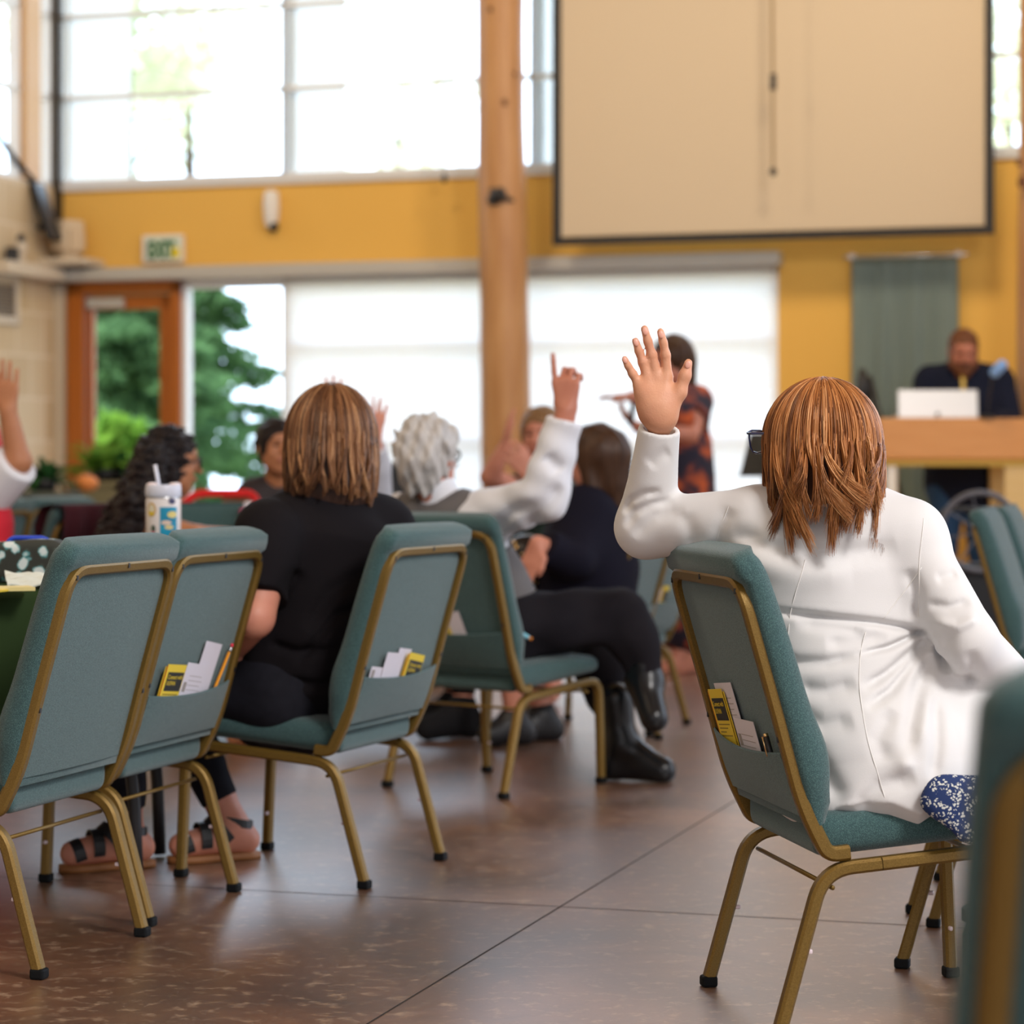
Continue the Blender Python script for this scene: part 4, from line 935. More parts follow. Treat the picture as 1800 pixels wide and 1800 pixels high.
# seams follow the jacket back: project each point onto the field from the camera side
def on_surface(s, x, z, ymin=4.3, ymax=4.95):
    i = int(round((x-s.lo[0])/s.h)); k = int(round((z-s.lo[2])/s.h)); col = s.f[i, :, k]; ys = s.lo[1]+s.h*np.arange(len(col)); ok = (col < 0) & (ys > ymin)
    
    if not ok.any(): return None
    q = int(np.argmax(ok)); a_, b_ = float(col[q-1]), float(col[q]); return float(ys[q-1]+s.h*(a_/(a_-b_) if a_ > 0 else 1))
for pts in ([(1418, 985), (1400, 1040), (1390, 1085), (1385, 1140), (1392, 1210), (1403, 1300), (1402, 1350), (1404, 1420)], [(1527, 1097), (1510, 1140), (1503, 1200), (1510, 1290), (1528, 1350), (1542, 1403)],
            [(1630, 912), (1622, 960), (1617, 1000), (1620, 1060), (1617, 1112)], [(1622, 998), (1600, 1035), (1570, 1070), (1550, 1095)], [(1283, 885), (1268, 920), (1258, 968)]):
    bm = B(); q = []
    fp = fillet([(x, 0, y) for x, y in pts], 30, 4)
    fp = [fp[0]+(fp[-1]-fp[0])*0]+fp[1:]
    dense = []
    for a, b in zip(fp, fp[1:]):
        m_ = max(1, int((b-a).length/6)); dense += [a+(b-a)*i/m_ for i in range(m_)]
    for v in dense:
        w_ = P(v.x, v.z, 4.66 if v.x > 1290 else 4.8); y_ = on_surface(s, w_.x, w_.z)
        if y_: q.append(Vector((w_.x, y_-.0006, w_.z)))
    for i in range(2): q = [q[0]]+[(q[i-1]+q[i]*2+q[i+1])/4 for i in range(1, len(q)-1)]+[q[-1]]
    if len(q) > 2: tube(bm, q, .0010, 5); part(J, 'seam', bm, M_seam)
# floral dress over the seat edge
M_floral = bpy.data.materials.new('blue_floral_cotton'); M_floral.use_nodes = True; t = M_floral.node_tree; b = t.nodes['Principled BSDF']
tc = t.nodes.new('ShaderNodeTexCoord'); v1 = t.nodes.new('ShaderNodeTexVoronoi'); v1.inputs['Scale'].default_value = 78; v2 = t.nodes.new('ShaderNodeTexVoronoi'); v2.inputs['Scale'].default_value = 210
r1 = t.nodes.new('ShaderNodeValToRGB'); r1.color_ramp.elements[0].position = .52; r1.color_ramp.elements[1].position = .58; r1.color_ramp.elements[0].color = (1, 1, 1, 1); r1.color_ramp.elements[1].color = (0, 0, 0, 1)
r2 = t.nodes.new('ShaderNodeValToRGB'); r2.color_ramp.elements[0].position = .42; r2.color_ramp.elements[1].position = .50; r2.color_ramp.elements[0].color = (1, 1, 1, 1); r2.color_ramp.elements[1].color = (0, 0, 0, 1)
mu = t.nodes.new('ShaderNodeMath'); mu.operation = 'MULTIPLY'; mxx = t.nodes.new('ShaderNodeMix'); mxx.data_type = 'RGBA'; mxx.inputs[6].default_value = (.008, .028, .12, 1); mxx.inputs[7].default_value = (.62, .64, .60, 1)
for v_ in (v1, v2): link(t, tc.outputs['Object'], v_.inputs['Vector'])
link(t, v1.outputs['Distance'], r1.inputs[0]); link(t, v2.outputs['Distance'], r2.inputs[0]); link(t, r1.outputs[0], mu.inputs[0]); link(t, r2.outputs[0], mu.inputs[1]); link(t, mu.outputs[0], mxx.inputs[0]); link(t, mxx.outputs[2], b.inputs['Base Color']); b.inputs['Roughness'].default_value = .8
s = SDF((.55, 4.3, .06), (1.5, 5.3, .75), .005)
for Lg in J['legs']: s.cap(V3(Lg[0])*.45+V3(Lg[1])*.55, Lg[1], .085, .072, k=.04); s.cap(Lg[1], (Lg[1][0]+.01, Lg[1][1], .25), .07, .08, k=.04)
s.cap(P(1665, 1402, 4.58), P(1790, 1405, 4.62), .038, .045, k=.03)
s.cap(P(1655, 1400, 4.51), P(1692, 1462, 4.485), .036, .018, k=.02, flat=(0, 1, 0), fs=.6); s.cap(P(1700, 1400, 4.51), P(1702, 1465, 4.485), .040, .018, k=.02, flat=(0, 1, 0), fs=.6); s.cap(P(1740, 1400, 4.52), P(1730, 1450, 4.49), .05, .03, k=.02, flat=(0, 1, 0), fs=.6)
s.noise(.004, 30, 9); part(J, 'dress', s.mesh(1), M_floral)
# glasses: dark blue frame with teal rim
M_navyf = mat('navy_glasses_frame', (.008, .02, .09), .2, coat=.5); M_tealrim = mat('teal_rim', (.0, .20, .36), .25)
p = J['p']; bm = B(); M_lens = mat('lens_glass', (.95, .97, 1), 0, trans=1)
for a in (-1, 1):
    ring = [Vector(p(a*.042+.031*cx_, .127-.006*abs(cx_*a+.3), .010+.021*cz_)) for cx_, cz_ in ((-1, .85), (-.5, 1), (0, 1.02), (.5, 1.0), (1, .9), (1.02, .3), (.9, -.5), (.6, -.95), (0, -1.08), (-.6, -.95), (-.9, -.5), (-1.02, .3))]
    tube(bm, ring, .0022, 6, closed=True)
    tube(bm, [Vector(p(a*.072, .123, .026)), Vector(p(a*.079, .108, .024)), Vector(p(a*.083, .04, .020)), Vector(p(a*.083, -.03, .012))], .0032, 6)
tube(bm, [Vector(p(-.012, .128, .016)), Vector(p(.012, .128, .016))], .002, 6); gl_ = part(J, 'glasses', bm, M_navyf)
for a in (-1, 1):
    bm = B(); vv = [bm.verts.new(Vector(p(a*.042+.0285*cx_, .124, .010+.020*cz_))) for cx_, cz_ in ((-1, .8), (0, 1), (1, .85), (.9, -.5), (.5, -.95), (-.5, -.95), (-.9, -.5))]; bm.faces.new(vv); bmesh.ops.solidify(bm, geom=bm.faces[:], thickness=.001)
    o_ = obj('lens', bm, M_glass, gl_)
# hair: base volume plus strands
hc = P(1446, 782, 4.82)
fa = math.atan2(-.66, -.74)    # azimuth of the face direction measured from -Y
s = SDF((hc.x-.2, hc.y-.2, hc.z-.25), (hc.x+.2, hc.y+.2, hc.z+.18), .005)
s.ell((hc.x, hc.y, hc.z+.005), (.104, .116, .118), k=0); s.cap((hc.x, hc.y-.015, hc.z), (hc.x-.002, hc.y-.03, hc.z-.10), .098, .078, k=.03, flat=(1, 0, 0), fs=1.06)
s.ell(V3(p(0, .135, -.05)), (.085, .085, .13), k=.01, op='s'); part(J, 'hair_base', s.mesh(1), mat('dark_auburn_underlayer', (.085, .028, .012), .6, bump=.5, bscale=3, stretch=(120, 120, 4)))
me = locks(5600, (hc.x, hc.y, hc.z+.004), (.114, .126, .124), (-1.75, 2.35), .136, .75, rad=.00098, seed=4, flare=.012, tipcurl=.034, segs=20, polar0=(.02, .55), clump=.7, hang=.060)
part(J, 'hair', me, M_redhair)
me = locks(500, (hc.x, hc.y, hc.z+.004), (.110, .124, .122), (-2.75, -1.9), .035, .5, rad=.0011, seed=8, flare=.0, tipcurl=.01, segs=14, clump=.5)
part(J, 'fringe', me, M_redhair)

# ---------- woman in the black shirt
M_blk = mat('black_cotton', (.007, .0055, .007), .9, bump=.2, bscale=500, spec=.15); M_jean = mat('black_denim', (.008, .008, .012), .85, col2=(.013, .013, .019), nscale=40, ncon=.6, bump=.2, bscale=500, spec=.15)
J = dict(pel=P(512, 1215, 6.42), che=P(573, 985, 6.36), shL=P(478, 928, 6.30), shR=P(672, 922, 6.46), hc=P(583, 778, 6.42), hf=(.18, .97, -.05), nec=P(580, 880, 6.40),
    arms=[[P(474, 945, 6.24), P(446, 1085, 6.12), P(400, 1150, 6.36), (-.3, .8, -.2), (0, 0, -1), (1, 0, 0)], [P(672, 940, 6.46), P(665, 1080, 6.62), P(540, 1120, 6.76), (-.9, .2, 0), (0, 0, -1), (0, 1, 0)]],
    legs=[[P(490, 1225, 6.32), (-.99, 6.38, .50), P(222, 1464, 6.42), P(128, 1500, 6.36)], [P(530, 1225, 6.52), (-.93, 6.62, .50), P(408, 1452, 6.56), P(318, 1486, 6.50)]],
    lat=(.98, .18, 0), stack=[(P(578, 912, 6.38), .130, .075), (P(572, 960, 6.36), .165, .115), (P(570, 1040, 6.36), .168, .130), (P(562, 1110, 6.36), .170, .135), (P(545, 1180, 6.38), .180, .145), (P(520, 1230, 6.40), .185, .130)])
person('woman with straight chestnut hair and black shirt seen from behind, bare arm showing', J, SK_pink, .007, am=1.15, lm=1.12, face=True)
def f_(s):
    armp(s, J['arms'][0], .022, 1.15, .78); armp(s, J['arms'][1], .022, 1.15, .74); torsop(s, J, .012, 1); s.cap(P(500, 905, 6.36), P(655, 905, 6.42), .045, k=.04)
    s.cap(P(555, 878, 6.39), P(603, 878, 6.40), .050, k=.03)
    for a in (([(520, 1170), (560, 1120), (590, 1080), (650, 1065)], .012, .010), ([(470, 1130), (520, 1145), (600, 1140)], .012, .009), ([(540, 1110), (580, 1040), (650, 1000)], .02, .010), ([(500, 1195), (560, 1205), (610, 1190)], .012, .010), ([(530, 1000), (480, 1060)], .02, .008)): crease(s, *a, d=6.22, ylim=6.36)
cloth(J, 'shirt', M_blk, f_, h=.006, nz=(.004, 18, 3))
def f_(s):
    for Lg in J['legs']: legp(s, Lg, .008, 1.12, 1.86)
    s.cap(J['legs'][0][0], J['legs'][1][0], .125, k=.04); s.cap(J['pel'], P(535, 1180, 6.4), .15, .13, k=.03)
    for Lg in J['legs']:
        kn, an = V3(Lg[1]), V3(Lg[2]); s.cut(kn+(an-kn)*.84, an-kn, R=.09)
cloth(J, 'jeans', M_jean, f_, h=.006, nz=(.003, 25, 4))
hc = P(583, 782, 6.42); s = SDF(V3(hc)-(.2, .2, .27), V3(hc)+(.2, .2, .2), .006)
s.ell((hc.x, hc.y, hc.z+.02), (.108, .115, .125), k=0); s.cap((hc.x, hc.y-.02, hc.z), (hc.x+.005, hc.y-.045, hc.z-.10), .108, .100, k=.03, flat=(1, 0, 0), fs=1.08)
part(J, 'hair_base', s.mesh(1), mat('dark_chestnut_underlayer', (.045, .018, .010), .6, bump=.5, bscale=3, stretch=(120, 120, 4)))
me = locks(4200, (hc.x, hc.y-.008, hc.z+.018), (.118, .126, .138), (-1.9, 1.9), .138, .22, rad=.0014, seed=14, flare=.020, tipcurl=.018, segs=16, polar0=(.02, .5), clump=.5, hang=.035)
part(J, 'hair', me, M_brnhair)
M_tan = mat('tan_leather', (.30, .115, .035), .55)
for Lg in J['legs']:
    an, toe = Vector(Lg[2]), Vector(Lg[3]); d_ = Vector((toe.x-an.x, toe.y-an.y, 0)).normalized(); sd = Vector((-d_.y, d_.x, 0)); heel = Vector((an.x, an.y, 0))-d_*.070
    M_ = frame(heel, d_, sd); bm = B(); pr = [(0, .026), (.03, .036), (.10, .034), (.17, .045), (.215, .040), (.242, .016)]; oo = pr+[(a, -b_) for a, b_ in reversed(pr)]
    lo_ = [bm.verts.new(M_@Vector((a, b_, .001))) for a, b_ in oo]; hi_ = [bm.verts.new(M_@Vector((a, b_, .018))) for a, b_ in oo]; bm.faces.new(lo_); bm.faces.new(hi_[::-1])
    for i in range(len(oo)): j = (i+1) % len(oo); bm.faces.new((lo_[i], lo_[j], hi_[j], hi_[i]))
    sl_ = part(J, 'sandal', bm, M_tan); fd = (toe-an).normalized()
    for t0, rr, tl in ((.92, .034, 0), (.58, .042, .25), (.25, .049, -.5)):
        c = an+(toe-an)*t0+Vector((0, 0, -.004)); n1 = (fd+UP*tl).normalized(); up2 = (UP-n1*UP.dot(n1)).normalized(); ring = [c+sd*rr*math.cos(a)+up2*rr*math.sin(a) for a in [-.5+(PI+1.0)*i/14 for i in range(15)]]
        bm = B(); sweep(bm, ring, [(-.0022, -.014), (.0022, -.014), (.0022, .014), (-.0022, .014)], nrm=n1); o_ = obj('strap', bm, M_black, sl_)
    bm = B(); c = an+Vector((0, 0, .012))-d_*.006; ring = [c+d_*.046*math.cos(a)+sd*.044*math.sin(a)+UP*.010*math.cos(a) for a in [2*PI*i/22 for i in range(22)]]
    sweep(bm, ring, [(-.0022, -.011), (.0022, -.011), (.0022, .011), (-.0022, .011)], nrm=(0, 0, 1), closed=True); o_ = obj('strap', bm, M_black, sl_)

# ---------- grey-haired man with raised arm
M_vest = mat('grey_wool', (.115, .105, .105), .85, bump=.2, bscale=400); M_shirt = mat('white_shirt_cotton', (.74, .75, .80), .7); M_trou = mat('charcoal_trousers', (.007, .006, .009), .9, col2=(.014, .012, .015), nscale=9, ncon=.7, spec=.15)
M_boot = mat('black_boot_leather', (.006, .007, .009), .28, coat=.15, spec=.35)
J = dict(pel=P(858, 1092, 8.14), che=P(800, 960, 8.10), shL=P(712, 905, 8.16), shR=P(850, 908, 8.00), hc=P(752, 806, 8.06), hf=(.45, .86, 0), nec=P(772, 880, 8.07),
    arms=[[P(850, 915, 7.98), P(958, 872, 7.78), P(996, 722, 7.74), (-.03, .05, 1), (.35, .93, 0), (-.93, .35, 0), dict(curl=.95, spread=.05, point=True, sz=1.12, tb=.15)], [P(714, 912, 8.16), P(735, 1000, 8.24), P(800, 1050, 8.42), (.5, .8, 0), (0, 0, -1), (1, 0, 0)]],
    legs=[[P(880, 1105, 8.04), P(1095, 1082, 8.12), P(1140, 1195, 8.05), P(1150, 1262, 7.98), (-.6, 0, -.8)], [P(835, 1108, 8.22), P(1040, 1125, 8.44), P(1092, 1300, 8.20), P(1165, 1354, 8.14)]])
person('grey-haired man in a grey vest and white shirt raising one bent finger, legs crossed', J, SK_red, .007, am=1.1, lm=1.05)
def f_(s):
    torsop(s, J, .012, 1.0); armp(s, J['arms'][0], .026, 1.1, 1.9); armp(s, J['arms'][1], .02, 1.1, 1.9); s.cap(V3(J['nec'])-V3((0, 0, .01)), V3(J['nec'])+V3((0, 0, .03)), .064, k=.02)
    crease(s, [(850, 950), (900, 900), (960, 880)], .02, .012, d=7.75, ylim=7.95); crease(s, [(920, 930), (960, 890), (985, 850)], .02, .012, d=7.7, ylim=7.85); crease(s, [(960, 800), (985, 830)], .02, .010, d=7.7, ylim=7.85)
cloth(J, 'shirt', M_shirt, f_, h=.007, nz=(.006, 22, 6))
def f_(s): torsop(s, J, .022, 1.0); s.cut(V3(J['shR'])+V3((.008, 0, 0)), (.85, -.1, .1), R=.12); s.cap(V3(J['nec']), V3(J['nec'])+V3((0, 0, .1)), .062, .075, k=.01, op='s')
cloth(J, 'vest', M_vest, f_, nz=(.003, 20, 7))
def f_(s):
    for Lg in J['legs']: legp(s, Lg, .020, 1.05, 1.85)
    s.cap(J['legs'][0][0], J['legs'][1][0], .12, k=.04); s.cap(J['pel'], V3(J['pel'])+V3((-.02, 0, .10)), .13, .13, k=.03)
cloth(J, 'trousers', M_trou, f_, nz=(.007, 24, 8))
def f_(s):
    Lg = J['legs'][1]; an, toe = V3(Lg[2]), V3(Lg[3]); s.cap(an+V3((-.015, 0, .13)), an, .056, .048, k=.02); footp(s, Lg, .012)
    s.disp(lambda X, Y, Z: np.maximum(0, .002-Z)*3+0*X+0*Y, (an[0]-.3, an[1]-.3, -.2), (an[0]+.4, an[1]+.3, .01))
    s.f = s.f
cloth(J, 'boot', M_boot, f_, h=.006)
cloth(J, 'boot', M_boot, lambda s: (footp(s, J['legs'][0], .014), s.cap(V3(J['legs'][0][2])+V3((-.01, 0, .04)), J['legs'][0][2], .05, .046, k=.02)), h=.007)
def f_(s): haircap(s, J, .020, low=-.055)
cloth(J, 'hair', M_hairg, f_, h=.005, nz=(.010, 90, 9, (1, 1, .5)))
gl_ = glasses(J, M_black)

# ---------- woman in the navy sweater facing left
M_navy = mat('navy_knit', (.008, .0075, .016), .9, bump=.2, bscale=300, spec=.15)
M_seq = bpy.data.materials.new('sequin_skirt'); M_seq.use_nodes = True; t = M_seq.node_tree; b = t.nodes['Principled BSDF']; tc = t.nodes.new('ShaderNodeTexCoord'); v1 = t.nodes.new('ShaderNodeTexVoronoi'); v1.inputs['Scale'].default_value = 36
r1 = t.nodes.new('ShaderNodeValToRGB'); r1.color_ramp.elements[0].position = .20; r1.color_ramp.elements[1].position = .24; r1.color_ramp.elements[0].color = (.95, .62, .25, 1); r1.color_ramp.elements[1].color = (.015, .012, .012, 1)
link(t, tc.outputs['Object'], v1.inputs['Vector']); link(t, v1.outputs['Distance'], r1.inputs[0]); link(t, r1.outputs[0], b.inputs['Base Color']); b.inputs['Roughness'].default_value = .35; b.inputs['Metallic'].default_value = .4
J = dict(pel=P(1035, 1070, 9.15), che=P(1035, 945, 9.1), shL=P(1035, 893, 9.00), shR=P(1062, 893, 9.32), hc=P(1048, 812, 9.05), hf=(-.90, .40, -.12), nec=P(1048, 885, 9.12),
    arms=[[P(1040, 905, 8.98), P(1005, 985, 8.86), P(945, 955, 8.80), (-.35, -.1, -.9), (-.5, .3, -.6), (.7, -.5, 0), dict(curl=.3)], [P(1062, 905, 9.32), P(1010, 985, 9.36), P(930, 990, 9.1), (-.8, -.3, -.3), (0, 0, -1), (0, -1, 0)]],
    legs=[[P(1020, 1075, 9.05), P(885, 1060, 9.2), P(905, 1262, 9.25), P(860, 1292, 9.2)], [P(1040, 1075, 9.3), P(890, 1060, 9.42), P(955, 1255, 9.4), P(905, 1286, 9.35)]])
person('dark-haired woman in a navy sweater seated facing left, hand on gold-flecked skirt', J, SK_pink, .009)
cloth(J, 'sweater', M_navy, lambda s: (torsop(s, J, .035, 1.12), armp(s, J['arms'][0], .028, 1.1, 1.75), armp(s, J['arms'][1], .028, 1.1, 1.75), s.cap(P(1025, 960, 9.0), P(1010, 1040, 9.05), .14, .15, k=.05)), nz=(.008, 14, 2))
shoes(J, M_black, .014)
cloth(J, 'skirt', M_seq, lambda s: ([s.cap(L[0], L[1], .10, .085, k=.04) for L in J['legs']], s.cap(P(925, 975, 9.0), P(905, 1060, 9.1), .075, .10, k=.04)))
def f_(s):
    haircap(s, J, .016, low=-.07, front=.108); p = J['p']; s.cap(p(0, -.06, .02), p(.0, -.05, -.15), .075, .05, k=.03); s.cap(p(-.06, .01, .03), p(-.06, .0, -.12), .035, .03, k=.02); s.cap(p(.06, .01, .03), p(.06, .0, -.12), .035, .03, k=.02)
cloth(J, 'hair', M_hairb, f_, h=.006, nz=(.003, 100, 5, (1, 1, .1)))

# ---------- woman clapping in front of the log post
M_green = mat('dark_green_cloth', (.015, .03, .022), .85)
J = dict(pel=P(955, 1010, 11.3), che=P(950, 910, 11.2), shL=P(915, 862, 11.15), shR=P(985, 862, 11.25), hc=P(952, 768, 11.15), hf=(-.30, -.93, -.1), nec=P(950, 850, 11.18),
    arms=[[P(915, 868, 11.1), P(862, 838, 10.9), P(888, 785, 10.85), (.12, -.1, .9), (1, 0, 0), (0, -1, .3), dict(curl=.2)], [P(985, 868, 11.15), P(960, 880, 10.75), P(925, 835, 10.6), (-.45, -.2, .8), (-.5, .6, 0), (.6, 0, .6), dict(curl=.3)]],
    legs=[[P(940, 1015, 11.2), P(930, 1015, 10.8), P(930, 1200, 10.8), P(925, 1228, 10.65)], [P(970, 1015, 11.2), P(970, 1015, 10.8), P(970, 1200, 10.8), P(965, 1228, 10.65)]])
person('woman with light brown hair clapping beside the log post, half hidden by a white sleeve', J, SK_pink, .009)
cloth(J, 'dress', M_green, lambda s: (torsop(s, J, .02, 1), armp(s, J['arms'][0], .015, 1, .35), armp(s, J['arms'][1], .015, 1, .35), [legp(s, L, .03, 1, 1.1) for L in J['legs']]))
cloth(J, 'hair', M_hairbl, lambda s: (haircap(s, J, .018, low=-.08), s.cap(J['p'](-.05, -.03, .0), J['p'](-.06, -.02, -.16), .045, .035, k=.03), s.cap(J['p'](.05, -.03, .0), J['p'](.06, -.02, -.16), .045, .035, k=.03)), h=.006, nz=(.003, 90, 5, (1, 1, .1)))

# ---------- standing speaker in the patterned dress
M_dress = mat('navy_orange_print', (.012, .009, .024), .85, col2=(.55, .10, .02), nscale=9, ncon=.32)
e = [n for n in M_dress.node_tree.nodes if n.type == 'VALTORGB'][0].color_ramp; e.elements[0].position = .48; e.elements[1].position = .66
J = dict(pel=P(1205, 835, 12.45), che=P(1200, 735, 12.4), shL=P(1175, 700, 12.3), shR=P(1228, 698, 12.55), hc=P(1182, 638, 12.4), hf=(-.85, -.50, -.12), nec=P(1196, 684, 12.42),
    arms=[[P(1172, 706, 12.25), P(1150, 708, 12.02), P(1112, 698, 11.95), (-1, -.05, .02), (0, 0, -1), (0, -1, 0), dict(curl=.15, point=True)], [P(1230, 706, 12.5), P(1212, 765, 12.3), P(1122, 752, 12.1), (-.6, -.1, .5), (0, .3, 1), (-.3, -.8, .3), dict(curl=.9)]],
    legs=[[P(1190, 840, 12.4), P(1192, 1000, 12.4), P(1195, 1145, 12.42), P(1168, 1175, 12.3)], [P(1218, 840, 12.5), P(1216, 1000, 12.5), P(1214, 1145, 12.5), P(1190, 1177, 12.4)]])
person('woman standing in a navy and orange print dress pointing left with a microphone', J, SK_red, .009)
cloth(J, 'dress', M_dress, lambda s: (torsop(s, J, .010, .92), armp(s, J['arms'][0], .015, 1, .6), armp(s, J['arms'][1], .015, 1, .55), s.cap(P(1203, 790, 12.42), P(1207, 960, 12.45), .12, .19, k=.04), s.cap(P(1207, 950, 12.45), P(1205, 1075, 12.45), .19, .20, k=.03)))
cloth(J, 'hair', M_hairb, lambda s: (haircap(s, J, .018, low=-.08), s.cap(J['p'](0, -.06, 0), J['p'](0, -.06, -.14), .06, .045, k=.03)), h=.006, nz=(.003, 90, 5, (1, 1, .1)))
q0, q1 = P(1108, 748, 12.02), P(1117, 690, 11.98)
mc = thing('microphone', 'black hand microphone held up by the standing woman', 'microphone', q0); bm = B(); tube(bm, [Vector(), (q1-q0)*.75], .012, 8, scales=[.9, 1.2]); obj('handle', bm, M_black, mc, True)
bm = B(); bmesh.ops.create_uvsphere(bm, u_segments=12, v_segments=8, radius=.026); bmesh.ops.translate(bm, vec=(q1-q0)*.9, verts=bm.verts); obj('mic_head', bm, mat('dark_mesh', (.03, .05, .045), .5, metal=.6), mc, True)

# ---------- man at the lectern
M_suit = mat('navy_suit_wool', (.007, .010, .026), .9, spec=.2); M_bshirt = mat('pale_blue_shirt', (.16, .28, .55), .7); M_ytie = mat('yellow_tie', (.70, .50, .12), .6); M_bluej = mat('blue_denim', (.012, .055, .15), .85)
J = dict(pel=P(1695, 850, 15.3), che=P(1695, 715, 15.25), shL=P(1635, 668, 15.3), shR=P(1755, 668, 15.2), hc=P(1693, 618, 15.15), hf=(-.05, -.88, -.42), hu=(0, -.42, .88), nec=P(1694, 660, 15.25), brow=M_hairr, hs=1.06,
    arms=[[P(1632, 680, 15.3), P(1618, 745, 15.2), P(1660, 738, 14.85), (.4, -.9, 0), (0, 0, -1), (1, 0, 0)], [P(1758, 680, 15.2), P(1775, 745, 15.1), P(1735, 738, 14.85), (-.4, -.9, 0), (0, 0, -1), (-1, 0, 0)]],
    legs=[[P(1668, 860, 15.3), (2.62, 15.3, .62), (2.60, 15.32, .26), (2.58, 15.1, .21)], [P(1722, 860, 15.3), (2.84, 15.3, .62), (2.86, 15.32, .26), (2.88, 15.1, .21)]])
person('bearded man in a navy suit and yellow tie looking down at a laptop', J, SK_red, .009, b=1.15)
cloth(J, 'suit_jacket', M_suit, lambda s: (torsop(s, J, .035, 1.2), armp(s, J['arms'][0], .03, 1.15, 1.85), armp(s, J['arms'][1], .03, 1.15, 1.85), s.cap(P(1694, 672, 14.98), P(1694, 708, 15.0), .055, .012, k=.01, op='s', flat=(0, 1, 0), fs=2.0)))
cloth(J, 'dress_shirt', M_bshirt, lambda s: (torsop(s, J, .012, 1.15), s.cap(J['nec'], V3(J['nec'])+V3((0, 0, .02)), .068, k=.02)))
bm = B(); sweep(bm, [P(1693, 664, 14.99), P(1693, 676, 14.97), P(1694, 700, 14.955), P(1695, 735, 14.96)], rrect(.045, .012, .003), scales=[.8, .75, 1.1, 1.4]); part(J, 'necktie', bm, M_ytie)
cloth(J, 'trousers', M_bluej, lambda s: [legp(s, L, .02, 1.1, 1.9) for L in J['legs']]+[s.cap(J['legs'][0][0], J['legs'][1][0], .14, k=.04)])
shoes(J, M_black, .012)
cloth(J, 'hair', M_hairr, lambda s: haircap(s, J, .012, low=-.02), h=.006, nz=(.003, 80, 5))
def f_(s):
    p = J['p']; s.cap(p(-.055, .045, -.055), p(0, .075, -.095), .036, .042, k=.02); s.cap(p(.055, .045, -.055), p(0, .075, -.095), .036, .042, k=.02); s.cap(p(-.068, .02, .0), p(-.05, .05, -.06), .018, .03, k=.02); s.cap(p(.068, .02, .0), p(.05, .05, -.06), .018, .03, k=.02)
    s.cap(p(-.02, .100, -.035), p(.02, .100, -.035), .010, k=.01)
cloth(J, 'beard', M_hairr, f_, h=.006, nz=(.003, 80, 6))

# ---------- woman with curly black hair and sunglasses
J = dict(pel=P(262, 1060, 9.35), che=P(262, 945, 9.3), shL=P(268, 905, 9.08), shR=P(250, 905, 9.42), hc=P(299, 818, 9.2), hf=(.96, .22, -.05), nec=P(280, 893, 9.22),
    arms=[[P(262, 925, 9.05), P(345, 945, 8.95), P(425, 942, 9.05), (.9, .2, 0), (0, 0, -1), (0, 1, 0)], [P(245, 915, 9.42), P(230, 1000, 9.5), P(330, 1000, 9.5), (.9, 0, 0), (0, 0, -1), (0, 1, 0)]],
    legs=[[P(262, 1065, 9.2), P(430, 1060, 9.2), P(430, 1270, 9.2), P(480, 1300, 9.15)], [P(255, 1065, 9.45), P(430, 1060, 9.5), P(430, 1255, 9.5), P(480, 1283, 9.45)]])
person('woman with long curly black hair and dark glasses in profile, bare arm stretched right', J, SK_tan, .009)
cloth(J, 'top', M_blk, lambda s: (torsop(s, J, .012, 1), s.cut(V3(J['che'])+V3((0, 0, .07)), (0, 0, 1), R=.35)))
cloth(J, 'trousers', M_jean, lambda s: [legp(s, L, .015, 1, 1.9) for L in J['legs']])
def f_(s):
    haircap(s, J, .018, low=-.06, front=.098); p = J['p']
    chain(s, [P(285, 810, 9.2), P(262, 860, 9.15), P(232, 920, 9.2), P(205, 980, 9.25)], [.10, .095, .10, .11], .03); chain(s, [P(270, 800, 9.1), P(245, 880, 9.0), P(215, 950, 9.05)], [.06, .06, .07], .02)
cloth(J, 'hair', M_hairk, f_, h=.006, nz=(.010, 100, 5)); glasses(J, M_black)

# ---------- man in black behind her, face turned to the camera
J = dict(pel=P(480, 1010, 11.0), che=P(482, 920, 10.95), shL=P(445, 868, 10.9), shR=P(535, 868, 10.95), hc=P(487, 790, 10.85), hf=(.38, -.92, 0), nec=P(488, 852, 10.9),
    arms=[[P(442, 878, 10.88), P(438, 945, 10.7), P(475, 950, 10.5), (.5, -.8, 0), (0, 0, -1), (1, 0, 0)], [P(538, 878, 10.95), P(545, 945, 10.8), P(510, 950, 10.55), (-.5, -.8, 0), (0, 0, -1), (1, 0, 0)]],
    legs=[[P(470, 1015, 10.9), P(470, 1010, 10.45), P(470, 1212, 10.45), P(470, 1242, 10.3)], [P(500, 1015, 10.9), P(505, 1010, 10.45), P(505, 1212, 10.45), P(505, 1242, 10.3)]])
person('dark-haired person in a sheer black top half hidden behind the chestnut hair', J, SK_tan, .009)
cloth(J, 'top', mat('sheer_black', (.022, .014, .016), .7), lambda s: (torsop(s, J, .014, 1), armp(s, J['arms'][0], .016, 1, 1.8), armp(s, J['arms'][1], .016, 1, 1.8)))
cloth(J, 'trousers', M_jean, lambda s: [legp(s, L, .015, 1, 1.9) for L in J['legs']])
cloth(J, 'hair', M_hairk, lambda s: haircap(s, J, .014, low=-.03), h=.006, nz=(.004, 70, 5))

